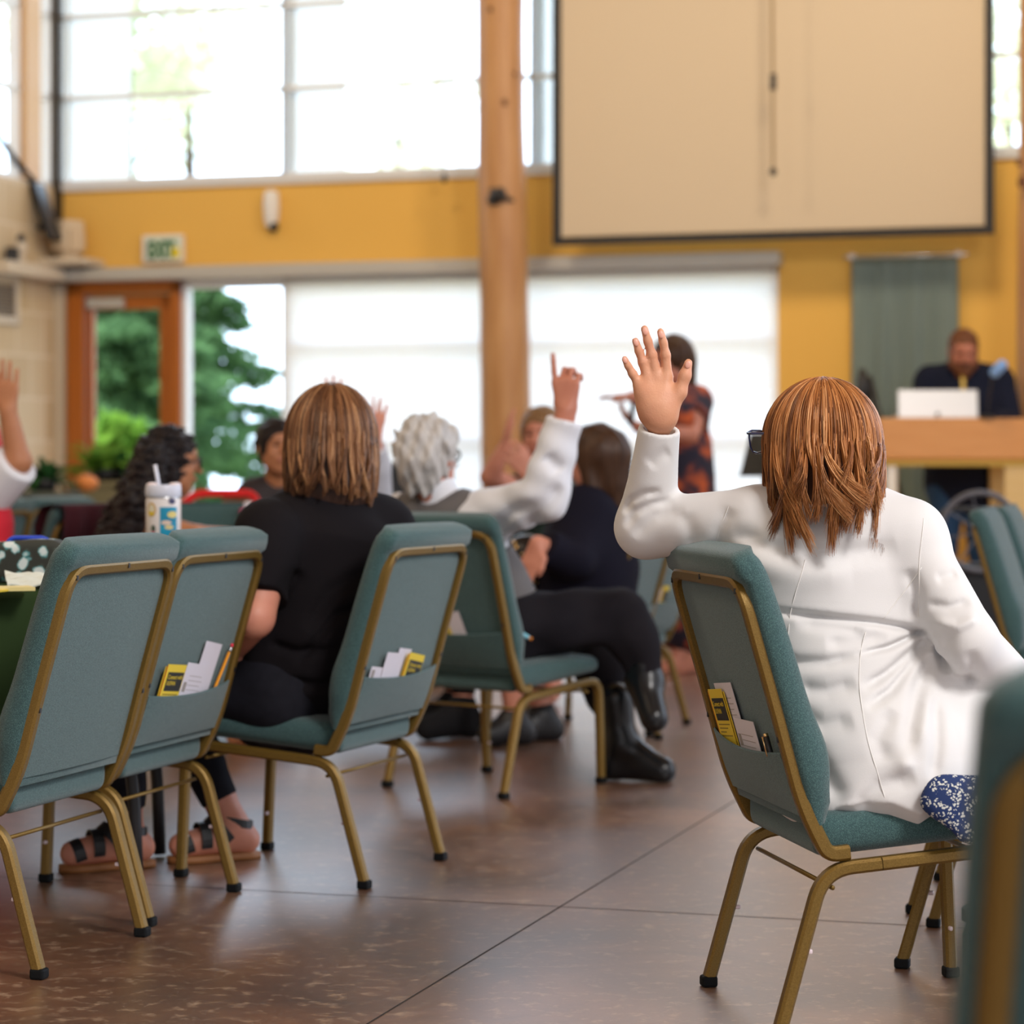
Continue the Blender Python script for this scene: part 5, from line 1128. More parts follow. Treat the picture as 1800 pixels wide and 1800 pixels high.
# ---------- person with both hands up hidden behind the chestnut hair
J = dict(pel=P(655, 1050, 9.65), che=P(635, 950, 9.65), shL=P(602, 895, 9.65), shR=P(662, 897, 9.75), hc=P(612, 812, 9.68), hf=(-.25, .95, 0), nec=P(620, 882, 9.68),
    arms=[[P(600, 903, 9.62), P(575, 800, 9.55), P(583, 738, 9.5), (-.05, 0, 1), (0, 1, 0), (1, 0, 0), dict(curl=.1)], [P(660, 903, 9.72), P(660, 820, 9.6), P(657, 770, 9.52), (.08, 0, 1), (0, 1, 0), (-1, 0, 0), dict(curl=.2)]],
    legs=[[P(665, 1055, 9.6), P(815, 1055, 9.5), P(815, 1240, 9.45), P(752, 1280, 9.38)], [P(660, 1055, 9.75), P(800, 1055, 9.85), P(800, 1230, 9.85), P(745, 1262, 9.8)]])
person('person hidden behind the chestnut hair, only two raised hands showing', J, SK_pink, .009, face=False)
cloth(J, 'shirt', mat('pale_blouse', (.55, .55, .60), .8), lambda s: (torsop(s, J, .012, .9), armp(s, J['arms'][0], .015, 1, 1.7), armp(s, J['arms'][1], .015, 1, 1.7)))
cloth(J, 'trousers', M_blk, lambda s: [legp(s, L, .012, .9, 1.85) for L in J['legs']]); shoes(J, mat('black_suede', (.010, .010, .012), .9, spec=.2), .014)
cloth(J, 'hair', M_hairb, lambda s: haircap(s, J, .016, low=-.05), nz=(.004, 70, 5))

# ---------- person at the left edge
M_redc = mat('red_cloth', (.62, .012, .03), .8)
J = dict(pel=P(-60, 1060, 9.1), che=P(-58, 920, 9.1), shL=P(-105, 862, 9.15), shR=P(-22, 862, 9.05), hc=P(-68, 775, 9.1), hf=(.3, .92, 0), nec=P(-62, 850, 9.1),
    arms=[[P(-20, 868, 9.05), P(32, 812, 8.98), P(14, 722, 8.95), (-.05, 0, 1), (0, 1, 0), (-1, .2, 0), dict(curl=.1, spread=.1, sz=1.1)], [P(-105, 870, 9.15), P(-115, 960, 9.1), P(-60, 980, 8.9), (.8, 0, 0), (0, 0, -1), (0, 1, 0)]],
    legs=[[P(-75, 1065, 9.1), P(-80, 1060, 9.55), P(-80, 1253, 9.55), P(-80, 1270, 9.7)], [P(-45, 1065, 9.1), P(-40, 1060, 9.55), P(-40, 1253, 9.55), P(-40, 1270, 9.7)]])
person('person at the left edge with raised bare forearm, white sleeve and red top', J, SK_tan, .009, am=1.1)
cloth(J, 'top', M_redc, lambda s: (torsop(s, J, .02, 1), s.cap(P(-25, 760, 9.15), P(-12, 850, 9.1), .05, .06, k=.03)))
cloth(J, 'sleeve', M_shirt, lambda s: (armp(s, J['arms'][0], .028, 1.1, .98), ))
cloth(J, 'trousers', M_jean, lambda s: [legp(s, L, .015, 1, 1.9) for L in J['legs']])
cloth(J, 'hair', M_hairk, lambda s: haircap(s, J, .016, low=-.05), nz=(.004, 70, 5))
# ------------------------------------------------------------------ stage, lectern and what stands there
wf = (P(1165, 1174, 12.82)-O0).dot(NI); us = (P(1085, 1174, 12.82)-O0).dot(E1)
bm = B(); wbx(bm, us, UR, .02, wf, .012, .17, .008); st_ = struct('stage', bm, M_pale); st_['kind'] = 'structure'; st_.name = 'floor_stage'
bm = B(); wbx(bm, us+.02, UR, .02, wf-.03, 0, .014); struct('stage_kick', bm, M_dark, parent=st_)
def box_thing(name, lab, cat, c, parts, rz=-TH, group=None):
    o = thing(name, lab, cat, c, rz, group)
    for pn, s_, loc, m_, bv in parts:
        bm = B(); bx(bm, loc, s_, None, bv); obj(pn, bm, m_, o)
    return o
ld = 14.6; lc = P(1690, 735, ld); zt_ = lc.z; k_ = ld/FPX
lz0 = CH-(808-HOR)*k_; lz1 = CH-(819-HOR)*k_
xl, xr = (1545-1690)*k_, (1835-1690)*k_
lec = box_thing('lectern', 'wide wooden lectern with pale legs in front of the bearded man', 'lectern', (lc.x, ld, .17), [
    ('desk_top', (xr-xl, .55, zt_-lz0), ((xl+xr)/2, .27, (zt_+lz0)/2-.17), M_lect, .012),
    ('apron', (xr-xl-.03, .50, lz0-lz1), ((xl+xr)/2, .28, (lz0+lz1)/2-.17), mat('yellow_maple', (.60, .40, .06), .5), .003),
    ('leg', (.055, .05, lz1-.17), (xl+.08, .06, (lz1-.17)/2), M_whitep, .004), ('leg', (.045, .05, lz1-.17), (xl+.16, .50, (lz1-.17)/2), M_pale, .004),
    ('leg', (.16, .05, lz1-.17), (xr-.14, .06, (lz1-.17)/2), M_pale, .004), ('leg', (.16, .05, lz1-.17), (xr-.14, .50, (lz1-.17)/2), M_pale, .004)], 0)
lap = thing('laptop', 'open silver laptop on the lectern seen from behind its lid', 'laptop', P(1649, 735, ld+.12)); kk = (ld+.12)/FPX
bm = B(); bx(bm, (0, 0, .025*0+.5*50*kk), (140*kk, .012, 50*kk), Matrix.Rotation(-.12, 4, 'X'), .004); obj('lid', bm, mat('silver_lid', (.62, .62, .62), .35, metal=.3), lap)
bm = B(); bx(bm, (0, .13, .009), (140*kk, .24, .016), None, .004); obj('base', bm, mat('silver_base', (.5, .5, .5), .4, metal=.5), lap)
bm = B(); lathe(bm, [(.001, -.001), (.022, 0), (.022, .002), (.001, .003)], 16, Matrix.Translation((-.004, -.009, .022))@Matrix.Diagonal((.6, .6, .6, 1))@Matrix.Rotation(PI/2, 4, 'X')); obj('lid_emblem', bm, mat('dark_grey_emblem', (.12, .12, .12), .4), lap)
mi = P(1735, 735, ld+.02); q1, q2 = P(1744, 660, ld-.15), P(1766, 636, ld-.20)
o = thing('lectern_microphone', 'gooseneck microphone with a light blue foam cover rising from the lectern', 'microphone', mi)
bm = B(); tube(bm, fillet([Vector(), (P(1738, 700, ld)-mi), q1-mi], .1), .006, 8); obj('gooseneck', bm, M_black, o, True)
bm = B(); sweep(bm, [q1-mi, q1-mi+(q2-q1)*.15, q1-mi+(q2-q1)*.85, q2-mi], circ(.030, 14), scales=[.6, 1, 1, .6]); obj('foam_cover', bm, mat('sky_blue_foam', (.22, .42, .85), .8), o, True)
bm = B(); lathe(bm, [(.05, 0), (.05, .01), (.01, .02)], 16); obj('base', bm, M_black, o)
# folded black easel behind the lectern
ea = P(1516, 648, 15.3); o = thing('easel', 'folded black easel standing in front of the green banner', 'easel', (ea.x, 15.3, .17)); ht = ea.z-.17
for dx, dy in ((-.10, .0), (.40, .0), (.10, .45)):
    bm = B(); tube(bm, [(dx*1.0, dy, 0), (dx*.08, dy*.1, ht*.97)], .022, 8, scales=[.8, 1.2]); obj('leg', bm, M_black, o, True)
bm = B(); sweep(bm, [(0, 0, ht*.80), (0, 0, ht*.93), (0, 0, ht)], circ(.045, 12), scales=[.8, 1, .4]); obj('hinge_cap', bm, M_black, o, True)
# music stand left of the red-brown hair
ms_ = P(1322, 836, 12.3); o = thing('music_stand', 'black music stand left of the red-brown haired head', 'music stand', (ms_.x, 12.3, 0))
bm = B(); hh = ms_.z; a = 12.3/FPX
vv = [bm.verts.new(v) for v in ((-22*a, 0, hh), (70*a, 0, hh), (62*a, .16, hh+75*a), (2*a, .16, hh+75*a))]; f0 = bm.faces.new(vv); bmesh.ops.solidify(bm, geom=[f0], thickness=.012); obj('desk', bm, M_black, o)
bm = B(); bx(bm, (24*a, -.02, hh+.002), (95*a, .05, .012), None, .003); obj('ledge', bm, M_black, o)
bm = B(); tube(bm, [(24*a, .05, .02), (24*a, .05, hh+.1)], .012, 8); obj('pole', bm, M_black, o, True)
for k in range(3):
    t_ = k*2.09+.5; bm = B(); tube(bm, [(24*a, .05, .16), (24*a+.24*math.cos(t_), .05+.24*math.sin(t_), .008)], .008, 6); obj('leg', bm, M_black, o, True)
# cart with a round wheel under the lectern
cw = P(1716, 934, 11.5); o = thing('cart', 'black cart with a large grey-rimmed wheel below the lectern', 'cart', (cw.x, 11.5, 0)); rw = 68*11.5/FPX
rg = [Vector((rw*math.cos(t_), -.09, cw.z+rw*math.sin(t_))) for t_ in [2*PI*i/40 for i in range(40)]]
bm = B(); tube(bm, rg, .014, 8, closed=True); wh = obj('wheel_rim', bm, mat('grey_rim', (.10, .10, .12), .4), o, True)
for k in range(8): t_ = k*PI/4+.2; bm = B(); tube(bm, [(0, -.09, cw.z), (rw*math.cos(t_), -.09, cw.z+rw*math.sin(t_))], .004, 5); obj('spoke', bm, mat('grey_rim', (.1, .1, .12)), wh)
bm = B(); bx(bm, (-.01, .06, .30), (.40, .24, .56), None, .05, 3); obj('fabric_body', bm, mat('black_nylon', (.010, .011, .014), .7), o)
bm = B(); tube(bm, fillet([(-.16, .02, .5), (-.18, .02, cw.z+.1), (.1, .02, cw.z+.1), (.14, .02, .5)], .08), .012, 8); obj('handle', bm, M_black, o, True)
for s_ in (-1, 1): bm = B(); lathe(bm, [(.01, -.012), (.05, -.012), (.05, .012), (.01, .012)], 14, Matrix.Translation((s_*.13, -.05, .05))@Matrix.Rotation(PI/2, 4, 'X')); obj('castor', bm, M_cap, o, True)
# ------------------------------------------------------------------ left table with what lies on it
TC = Vector((-1.55, 6.40, 0)); TR = .90; TZ = .745
tb = thing('round_table', 'round folding table under a dark green cloth at the left edge', 'table', TC)
bm = B(); lathe(bm, [(TR-.03, TZ-.035), (TR-.01, TZ-.030), (TR-.01, TZ-.010), (TR-.02, TZ-.006)], 48); obj('tabletop', bm, mat('beige_laminate', (.45, .38, .28), .5), tb)
for (x, y, bx_) in ((.62, .20, .10), (.62, -.20, .10), (-.62, .20, -.10), (-.62, -.20, -.10)):
    bm = B(); tube(bm, fillet([(x-bx_*2.4, y, TZ-.04), (x-bx_*.6, y, .50), (x, y, .28), (x+bx_*.1, y, .008)], .2, 8), .016, 10); obj('leg', bm, M_black, tb, True)
M_gcloth = mat('dark_green_tablecloth', (.018, .036, .010), .9, col2=(.024, .044, .014), nscale=3, ncon=.8, bump=.3, bscale=700, spec=.15)
tc_ = thing('tablecloth', 'dark green cloth draped over the round table at the left edge', 'tablecloth', TC+Vector((0, 0, TZ)))
bm = B(); rings = []; NS = 144
for j, (r_, z_, w_) in enumerate([(0.001, .002, 0), (.3, .002, 0), (.6, .002, 0), (TR-.02, .002, 0), (TR, -.004, 0), (TR+.012, -.02, .1), (TR+.02, -.08, .4), (TR+.028, -.16, .8), (TR+.035, -.25, 1), (TR+.04, -.33, 1.1)]):
    row = []
    for i in range(NS):
        t_ = 2*PI*i/NS; sh_ = 1-.62*math.exp(-((((t_-.0+PI) % (2*PI))-PI)/.75)**2)*(1 if w_ else 0)
        rr = r_+w_*(.018*math.sin(11*t_+1)+.012*math.sin(19*t_+.5)+.008*math.sin(31*t_)); zz = z_*(sh_ if w_ else 1)
        row.append(bm.verts.new((rr*math.cos(t_), rr*math.sin(t_), zz)))
    rings.append(row)
for A, C in zip(rings, rings[1:]):
    for i in range(NS): bm.faces.new((A[i], A[(i+1) % NS], C[(i+1) % NS], C[i]))
obj('cloth', bm, M_gcloth, tc_, True)
ZT = TZ+.003
# tumbler
tp_ = Vector((-.955, 6.92, ZT)); hf_ = 6.92/FPX
o = thing('tumbler', 'white insulated tumbler with straw and stickers on the green table', 'tumbler', tp_)
rb = 31*hf_; ztop = CH-(851-HOR)*hf_-ZT
bm = B(); lathe(bm, [(rb*.70, 0), (rb*.74, .004), (rb*.76, .055), (rb*.95, .075), (rb*.985, .085), (rb, ztop-.045), (rb*.98, ztop-.040)], 40); obj('cup_body', bm, mat('ivory_enamel', (.74, .68, .66), .3, coat=.2), o, .6)
bm = B(); lathe(bm, [(rb*.95, ztop-.040), (rb*.95, ztop-.034)], 40); obj('steel_ring', bm, M_steel, o, True)
bm = B(); lathe(bm, [(rb*.99, ztop-.034), (rb*1.02, ztop-.030), (rb*1.02, ztop-.010), (rb*.96, ztop-.002), (rb*.3, ztop-.004)], 40); ld_ = obj('lid', bm, mat('lavender_white_lid', (.62, .63, .72), .4), o, .6)
for s_ in (-.62, .66): bm = B(); bmesh.ops.create_uvsphere(bm, u_segments=14, v_segments=8, radius=.016); bmesh.ops.scale(bm, vec=(1.1, 1.1, .45), verts=bm.verts); bmesh.ops.translate(bm, vec=(s_*rb, 0, ztop-.002), verts=bm.verts); obj('lid_button', bm, mat('pinkish_white', (.72, .62, .62), .4), ld_, True)
bm = B(); tube(bm, [(-.010, 0, ztop-.02), (-.023, 0, ztop+34*hf_)], .0055, 12); obj('straw', bm, mat('lavender_straw', (.66, .68, .78), .4), o, True)
bm = B(); sweep(bm, fillet([(rb*.3, rb*.9, ztop-.03), (rb*.45, rb*1.7, ztop-.04), (rb*.45, rb*1.7, .12), (rb*.3, rb*.9, .11)], .03), rrect(.018, .022, .005)); obj('handle', bm, mat('ivory_enamel', (.74, .68, .66)), o, .6)
def wrap(name, a0, a1, z0, z1, m_, n=14, off=.0006, shape=None):
    bm = B(); R_ = rb*.995+off; g = []
    if shape == 'round':
        c = bm.verts.new(((R_+.0002)*math.sin((a0+a1)/2), -(R_+.0002)*math.cos((a0+a1)/2), (z0+z1)/2)); rg = []
        for i in range(24): t_ = 2*PI*i/24; a = (a0+a1)/2+(a1-a0)/2*math.cos(t_); rg.append(bm.verts.new((R_*math.sin(a), -R_*math.cos(a), (z0+z1)/2+(z1-z0)/2*math.sin(t_))))
        for i in range(24): bm.faces.new((c, rg[i], rg[(i+1) % 24]))
    else:
        rows = [[bm.verts.new((R_*math.sin(a0+(a1-a0)*i/n), -R_*math.cos(a0+(a1-a0)*i/n), z)) for i in range(n+1)] for z in (z0, z1)]
        for i in range(n): bm.faces.new((rows[0][i], rows[0][i+1], rows[1][i+1], rows[1][i]))
    return obj(name, bm, m_, o)
def zy(y): return CH-(y-HOR)*hf_-ZT
st1 = wrap('sticker', -.06, .98, zy(945), zy(891), mat('turquoise_sticker', (.0, .33, .55), .4, col2=(.0, .18, .30), nscale=25, ncon=.5)); st1['label'] = 'turquoise picture sticker with clouds'
for a0, a1, y0, y1, c in ((.35, .95, 910, 898, (.70, .58, .20)), (.0, .60, 922, 914, (.68, .52, .42)), (.20, .72, 930, 922, (.66, .55, .25))):
    s2 = wrap('cloud_print', a0, a1, zy(y0), zy(y1), mat('cloud_%02d' % int(c[1]*100), c, .5), off=.0012, shape='round'); s2.parent = st1
s3 = wrap('sticker', -.92, -.28, zy(908), zy(883), mat('gold_ring_sticker', (.62, .38, .10), .5), shape='round'); s4 = wrap('sticker_print', -.82, -.38, zy(905), zy(886), mat('cream_sticker', (.72, .66, .50), .5), off=.0012, shape='round'); s4.parent = s3
s4 = wrap('sticker_print', -.80, -.40, zy(906), zy(898), mat('mustard_print', (.70, .50, .04), .5), off=.0016, shape='round'); s4.parent = s3
s3 = wrap('sticker', -.62, -.32, zy(936), zy(922), mat('dark_leaf_sticker', (.05, .08, .05), .5), shape='round'); s3 = wrap('sticker', -.60, -.36, zy(940), zy(933), mat('pink_sticker', (.65, .15, .25), .5), off=.001, shape='round')
s3 = wrap('sticker', .42, .86, zy(886), zy(876), mat('indigo_sticker', (.05, .05, .13), .5), shape='round')
# floral bag
M_flo = bpy.data.materials.new('dark_floral_print'); M_flo.use_nodes = True; t = M_flo.node_tree; b = t.nodes['Principled BSDF']; tcn = t.nodes.new('ShaderNodeTexCoord')
v1 = t.nodes.new('ShaderNodeTexVoronoi'); v1.inputs['Scale'].default_value = 30; nz_ = t.nodes.new('ShaderNodeTexNoise'); nz_.inputs['Scale'].default_value = 60; nz_.inputs['Detail'].default_value = 3
ad = t.nodes.new('ShaderNodeMath'); ad.operation = 'MULTIPLY_ADD'; ad.inputs[1].default_value = .55; r1 = t.nodes.new('ShaderNodeValToRGB'); e = r1.color_ramp.elements
e[0].position = .56; e[0].color = (.62, .68, .66, 1); e[1].position = .80; e[1].color = (.028, .030, .022, 1)
for p_, c_ in ((.64, (.30, .48, .47, 1)), (.69, (.02, .16, .17, 1)), (.73, (.05, .06, .045, 1))): x_ = e.new(p_); x_.color = c_
link(t, tcn.outputs['Object'], v1.inputs['Vector']); link(t, tcn.outputs['Object'], nz_.inputs['Vector']); link(t, nz_.outputs[0], ad.inputs[0]); link(t, v1.outputs['Distance'], ad.inputs[2]); link(t, ad.outputs[0], r1.inputs[0]); link(t, r1.outputs[0], b.inputs['Base Color']); b.inputs['Roughness'].default_value = .8
db = 5.95; kb = db/FPX; bc = P(30, 1020, db); o = thing('floral_bag', 'dark bag with white and teal flowers on the green table', 'bag', (bc.x, db, ZT))
w2 = 96*kb; hb = CH-(950-HOR)*kb-ZT
s = SDF((-w2-.05, -.10, -.03), (w2+.05, .12, hb+.05), .005)
def f_(X, Y, Z):
    r = .045; qx = np.abs(X)-(w2-r)-.006*np.sin(Z*30); qz = np.abs(Z-hb/2)-(hb/2-r)-.004*np.sin(X*25); qy = np.abs(Y)-(.055-.02)
    a_ = np.sqrt(np.maximum(qx, 0)**2+np.maximum(qz, 0)**2)+np.minimum(np.maximum(qx, qz), 0)-r; return np.sqrt(np.maximum(a_+.02, 0)**2+np.maximum(qy, 0)**2)+np.minimum(np.maximum(a_+.02, qy), 0)-.02-1
s.disp(f_); obj('bag_body', s.mesh(1), M_flo, o, True)
bm = B(); tube(bm, fillet([(-w2*.2, .0, hb-.01), (-w2*.1, .0, hb+.006), (w2*.5, .0, hb+.006), (w2*.65, .0, hb-.01)], .02), .006, 8); obj('zip', bm, mat('royal_blue_zip', (.01, .05, .45), .5), o, True)
# tissue and notepads
def slab(name, lab, cat, c, sx_, sy_, th, rz, m_, wave=.0, tilt=0, pn='sheet'):
    o = thing(name, lab, cat, c, rz); bm = B(); N_ = 12; g = []
    for j in range(N_+1): g.append([bm.verts.new(((i/N_-.5)*sx_, (j/N_-.5)*sy_, wave*(math.sin(i*1.1+j*.7)+math.sin(j*1.7-i*.4))+abs(wave)*2+tilt*(j/N_))) for i in range(N_+1)])
    for j in range(N_):
        for i in range(N_): bm.faces.new((g[j][i], g[j][i+1], g[j+1][i+1], g[j+1][i]))
    r = bmesh.ops.extrude_face_region(bm, geom=bm.faces[:]); bmesh.ops.translate(bm, vec=(0, 0, th), verts=[v for v in r['geom'] if isinstance(v, bmesh.types.BMVert)]); obj(pn, bm, m_, o, .5); return o
q = P(62, 1028, 5.70); slab('paper_napkin', 'crumpled white paper napkin beside the floral bag', 'napkin', (q.x, 5.70, ZT), .13, .11, .003, .25, mat('napkin_white', (.62, .65, .58), .8), .003, .022)
M_yel = mat('yellow_paper', (.75, .55, .04), .6); M_yelp = mat('pale_yellow_pad', (.72, .60, .25), .7)
q = P(20, 1043, 5.55); slab('notepad', 'yellow notepad lying on the green tablecloth', 'notepad', (q.x-.01, 5.55, ZT), .11, .09, .008, .35, M_yelp); slab('leaflet', 'yellow leaflet lying flat at the left edge of the green table', 'leaflet', (q.x-.05, 5.50, ZT), .10, .07, .004, -.2, M_yel)
# ------------------------------------------------------------------ papers in the chair pockets
M_paper = mat('white_form_paper', (.66, .62, .68), .7); M_ink = mat('printed_black', (.012, .012, .010), .6); M_inkg = mat('grey_print', (.30, .26, .24), .7); M_orange = mat('leaflet_edge_orange', (.70, .22, .01), .6)
def pocket_frame(ch, x, s, off, tilt):
    a = bpt(x, s, off); up = (bpt(x, s+.05, off)-a).normalized(); xa = Vector((1, 0, 0)); M = frame(a, xa, up); return ch.matrix_basis @ M @ Matrix.Rotation(tilt, 4, 'Z')
def card(o, name, x0, x1, y0, y1, z, m_, bend=.0, n=8, th=.0008, parent=None):
    bm = B(); rows = []
    for j in range(n+1):
        v = y0+(y1-y0)*j/n; rows.append([bm.verts.new((x0+(x1-x0)*i/n, v, z+bend*((v-y0)/(y1-y0+1e-6))**2+.0)) for i in range(n+1)])
    for a, b_ in zip(rows, rows[1:]):
        for i in range(n): bm.faces.new((a[i], a[i+1], b_[i+1], b_[i]))
    r = bmesh.ops.extrude_face_region(bm, geom=bm.faces[:]); bmesh.ops.translate(bm, vec=(0, 0, -th), verts=[v for v in r['geom'] if isinstance(v, bmesh.types.BMVert)])
    return obj(name, bm, m_, parent or o)
def leaflet(ch, x, top, tilt, lab, w_=.105, off=-.016, words=True):
    o = thing('leaflet', lab, 'leaflet', (0, 0, 0)); o.matrix_basis = pocket_frame(ch, x, .055, off, tilt); h_ = top; B_ = .0
    card(o, 'back_page', -w_/2-.006, w_/2+.006, .018, h_-.006, -.0025, M_yel, B_); f = card(o, 'cover', -w_/2, w_/2, .015, h_, 0, M_yel, B_)
    card(o, 'fold_edge', -w_/2-.003, -w_/2, .015, h_-.003, .0004, M_orange)
    t_ = card(o, 'title_block', -w_/2+.012, w_/2-.004, h_-.062, h_-.018, .0008, M_ink)
    if words:
        me = text_mesh('Connect with\nUUFNN', .0145, .0001); x_ = obj('lettering', me, M_yel, t_); x_.matrix_basis = Matrix.Translation((-w_/2+.015, h_-.034, .0012))
    for i in range(6):
        yy = h_-.070-.0075*i-(.006 if i > 3 else 0)
        if yy > .022: card(o, 'text_line', -w_/2+.012, w_/2-.010-.02*(i % 3), yy-.0011, yy+.0011, .0004, mat('brown_print', (.25, .17, .02), .6), n=1, th=.0003)
    return o
def form(ch, x, top, tilt, lab, w_=.11, off=-.012, lines=True):
    o = thing('paper_form', lab, 'paper', (0, 0, 0)); o.matrix_basis = pocket_frame(ch, x, .055, off, tilt); card(o, 'sheet', -w_/2, w_/2, .015, top, 0, M_paper)
    if lines:
        for i in range(4):
            yy = top-.030-.011*i
            if yy > .02: card(o, 'text_line', -w_/2+.030, w_/2-.028+.008*(i % 2), yy-.0006, yy+.0006, .0004, M_inkg, n=1, th=.0003)
        card(o, 'logo_print', -w_/2+.008, -w_/2+.026, .035, .058, .0004, M_inkg, n=1, th=.0003)
    return o
leaflet(C2, -.125, .112, -.10, 'yellow Connect with leaflet in the pocket with the pencil')
form(C2, -.005, .104, -.14, 'white form beside the yellow leaflet in the pocket with the pencil', .13, -.015); form(C2, .058, .150, -.16, 'taller blank white sheet behind the form in the pocket with the pencil', .10, -.010, False)
def pencil(M, lab, n=6):
    o = thing('pencil', lab, 'pencil'); o.matrix_basis = M; bm = B(); tube(bm, [(0, .0, 0), (0, .128, 0)], .0037, 6); obj('barrel', bm, mat('pencil_orange', (.85, .32, .01), .4), o)
    bm = B(); tube(bm, [(0, .128, 0), (0, .141, 0)], .0040, 12); obj('ferrule', bm, M_steel, o, True); bm = B(); tube(bm, [(0, .141, 0), (0, .147, 0), (0, .1495, 0)], .0037, 12, scales=[1, 1, .7]); obj('eraser', bm, mat('red_eraser', (.72, .03, .07), .7), o, True)
pencil(pocket_frame(C2, .130, .055, -.014, -.36), 'orange pencil with red eraser sticking out of a chair pocket')
form(C3, -.150, .066, -.12, 'shorter white sheet at the left of the pocket behind the black shirt', .10, -.012); form(C3, -.075, .098, -.10, 'taller white sheet in the middle of the pocket behind the black shirt', .11, -.014, False); form(C3, -.010, .103, -.12, 'white sheet half behind the leaflet in the pocket behind the black shirt', .08, -.009, False)
leaflet(C3, .050, .088, -.16, 'yellow leaflet in the pocket behind the woman in the black shirt', .105, -.019)
leaflet(C5, -.110, .135, .10, 'yellow leaflet in the pocket of the nearest right-hand chair, behind the white jacket'); form(C5, -.060, .150, .10, 'tall white sheet behind the leaflet in the white jacket woman\'s chair pocket', .13, -.010); form(C5, .030, .088, .04, 'short white form right of the leaflet in the white jacket woman\'s chair pocket', .14, -.014)
def pen(M, lab):
    o = thing('pen', lab, 'pen'); o.matrix_basis = M; bm = B(); tube(bm, [(0, .012, 0), (0, .070, 0)], .0052, 12); obj('barrel', bm, M_black, o, True)
    bm = B(); tube(bm, [(0, .070, 0), (0, .076, 0)], .0046, 12); obj('cap_ring', bm, mat('gold_trim', (.85, .60, .30), .2, metal=1), o, True); bm = B(); tube(bm, [(.0, .072, .007), (0, .035, .0075)], .0014, 8); obj('clip', bm, mat('gold_trim', (.85, .6, .3)), o, True)
pen(pocket_frame(C5, .165, .055, -.014, .02), 'black pen with gold clip standing in the chair pocket behind the white jacket')
leaflet(C4, -.02, .085, .25, 'yellow leaflet in the pocket behind the grey-haired man', .09, -.016, False); form(C4, .055, .105, .25, 'white sheet in the pocket behind the grey-haired man', .07, -.012, False)
leaflet(C9, -.06, .10, -.1, 'tiny yellow leaflet in the pocket of a far chair by the white sleeve', .07, -.016, False); form(C9, -.11, .09, -.1, 'white paper beside the leaflet in a far chair pocket by the white sleeve', .06, -.012, False)
# pen clipped at the man's pocket
q = P(916, 1112, 7.86); o = thing('pen', 'bright blue pen at the hip pocket of the grey-haired man', 'pen', q); bm = B(); tube(bm, [(-.022, 0, .012), (.024, 0, -.016)], .006, 8); obj('barrel', bm, mat('cyan_pen', (.25, .65, .80), .25), o, True); bm = B(); tube(bm, [(.024, 0, -.016), (.034, 0, -.021)], .005, 8); obj('tip', bm, M_orange, o, True)
# ------------------------------------------------------------------ bottle behind the blurred chair
q = P(1730, 1590, 4.2); o = thing('water_bottle', 'dark green bottle with orange letters on the floor behind the blurred right chair', 'bottle', (q.x, 4.2, 0)); zb_ = q.z
bm = B(); lathe(bm, [(.034, 0), (.037, .006), (.037, zb_-.05), (.030, zb_-.03)], 28); obj('bottle_body', bm, mat('dark_green_enamel', (.02, .085, .075), .35), o, .6)
bm = B(); lathe(bm, [(.030, zb_-.03), (.038, zb_-.026), (.038, zb_-.006), (.03, zb_)], 28); obj('lid', bm, mat('slate_lid', (.03, .06, .075), .4), o, .6)
me = text_mesh('F|RA47', .020, .0002); x_ = obj('lettering', me, mat('orange_print', (.45, .17, .02), .5), o); x_.matrix_basis = frame(Vector((-.022, -.0345, .20)), (0, 0, 1), (-1, 0, 0))
# ------------------------------------------------------------------ left background
M_olive = mat('olive_laminate', (.17, .15, .075), .7); M_slate = mat('slate_green_panel', (.075, .085, .065), .7)
def at_top(px, y, d): return P(px, y, d).z
for nm, a, c, yt, d_, m_, lab in (('planter_box', -60, 118, 864, 15.6, M_slate, 'low dark green planter box along the block wall at far left'), ('planter_box', 120, 232, 846, 16.2, M_olive, 'olive planter box in front of the glass door')):
    x0, x1 = P(a, 0, d_).x, P(c, 0, d_).x; zt2 = at_top(0, yt, d_)
    box_thing(nm, lab, 'planter', ((x0+x1)/2, d_, 0), [('box', (x1-x0, .40, zt2-.03), (0, .2, (zt2-.03)/2), m_, .01), ('rim', (x1-x0+.03, .43, .04), (0, .2, zt2-.02), m_, .008)], 0)
def plant(name, lab, base, n, ln, wd_, spread, m_, seed, droop=.5, lean=(0, 0)):
    o = thing(name, lab, 'plant', base); rs = np.random.RandomState(seed); bm = B()
    for i in range(n):
        a = rs.rand()*6.28; el_ = .3+rs.rand()*1.0; L_ = ln*(.6+.6*rs.rand()); d0_ = Vector((math.cos(a)*math.cos(el_)*spread+lean[0], math.sin(a)*math.cos(el_)*spread*.8+lean[1], math.sin(el_))); p = Vector(((rs.rand()-.5)*.08, (rs.rand()-.5)*.08, .03))
        sd = d0_.cross(UP).normalized(); row = []
        for k in range(9):
            t_ = k/8; c = p+d0_*L_*t_+Vector((0, 0, -droop*L_*t_*t_)); w_ = wd_*math.sin(min(1, t_*.92+.08)*PI)**.8*(.8+.2*rs.rand()); row.append((bm.verts.new(c-sd*w_), bm.verts.new(c+Vector((0, 0, w_*.3))), bm.verts.new(c+sd*w_)))
        for x1_, x2_ in zip(row, row[1:]):
            for j in range(2): bm.faces.new((x1_[j], x1_[j+1], x2_[j+1], x2_[j]))
    obj('leaves', bm, m_, o, True); bm = B(); lathe(bm, [(.07, -.02), (.09, .05), (.085, .055)], 16); obj('pot', bm, M_black, o, True); return o
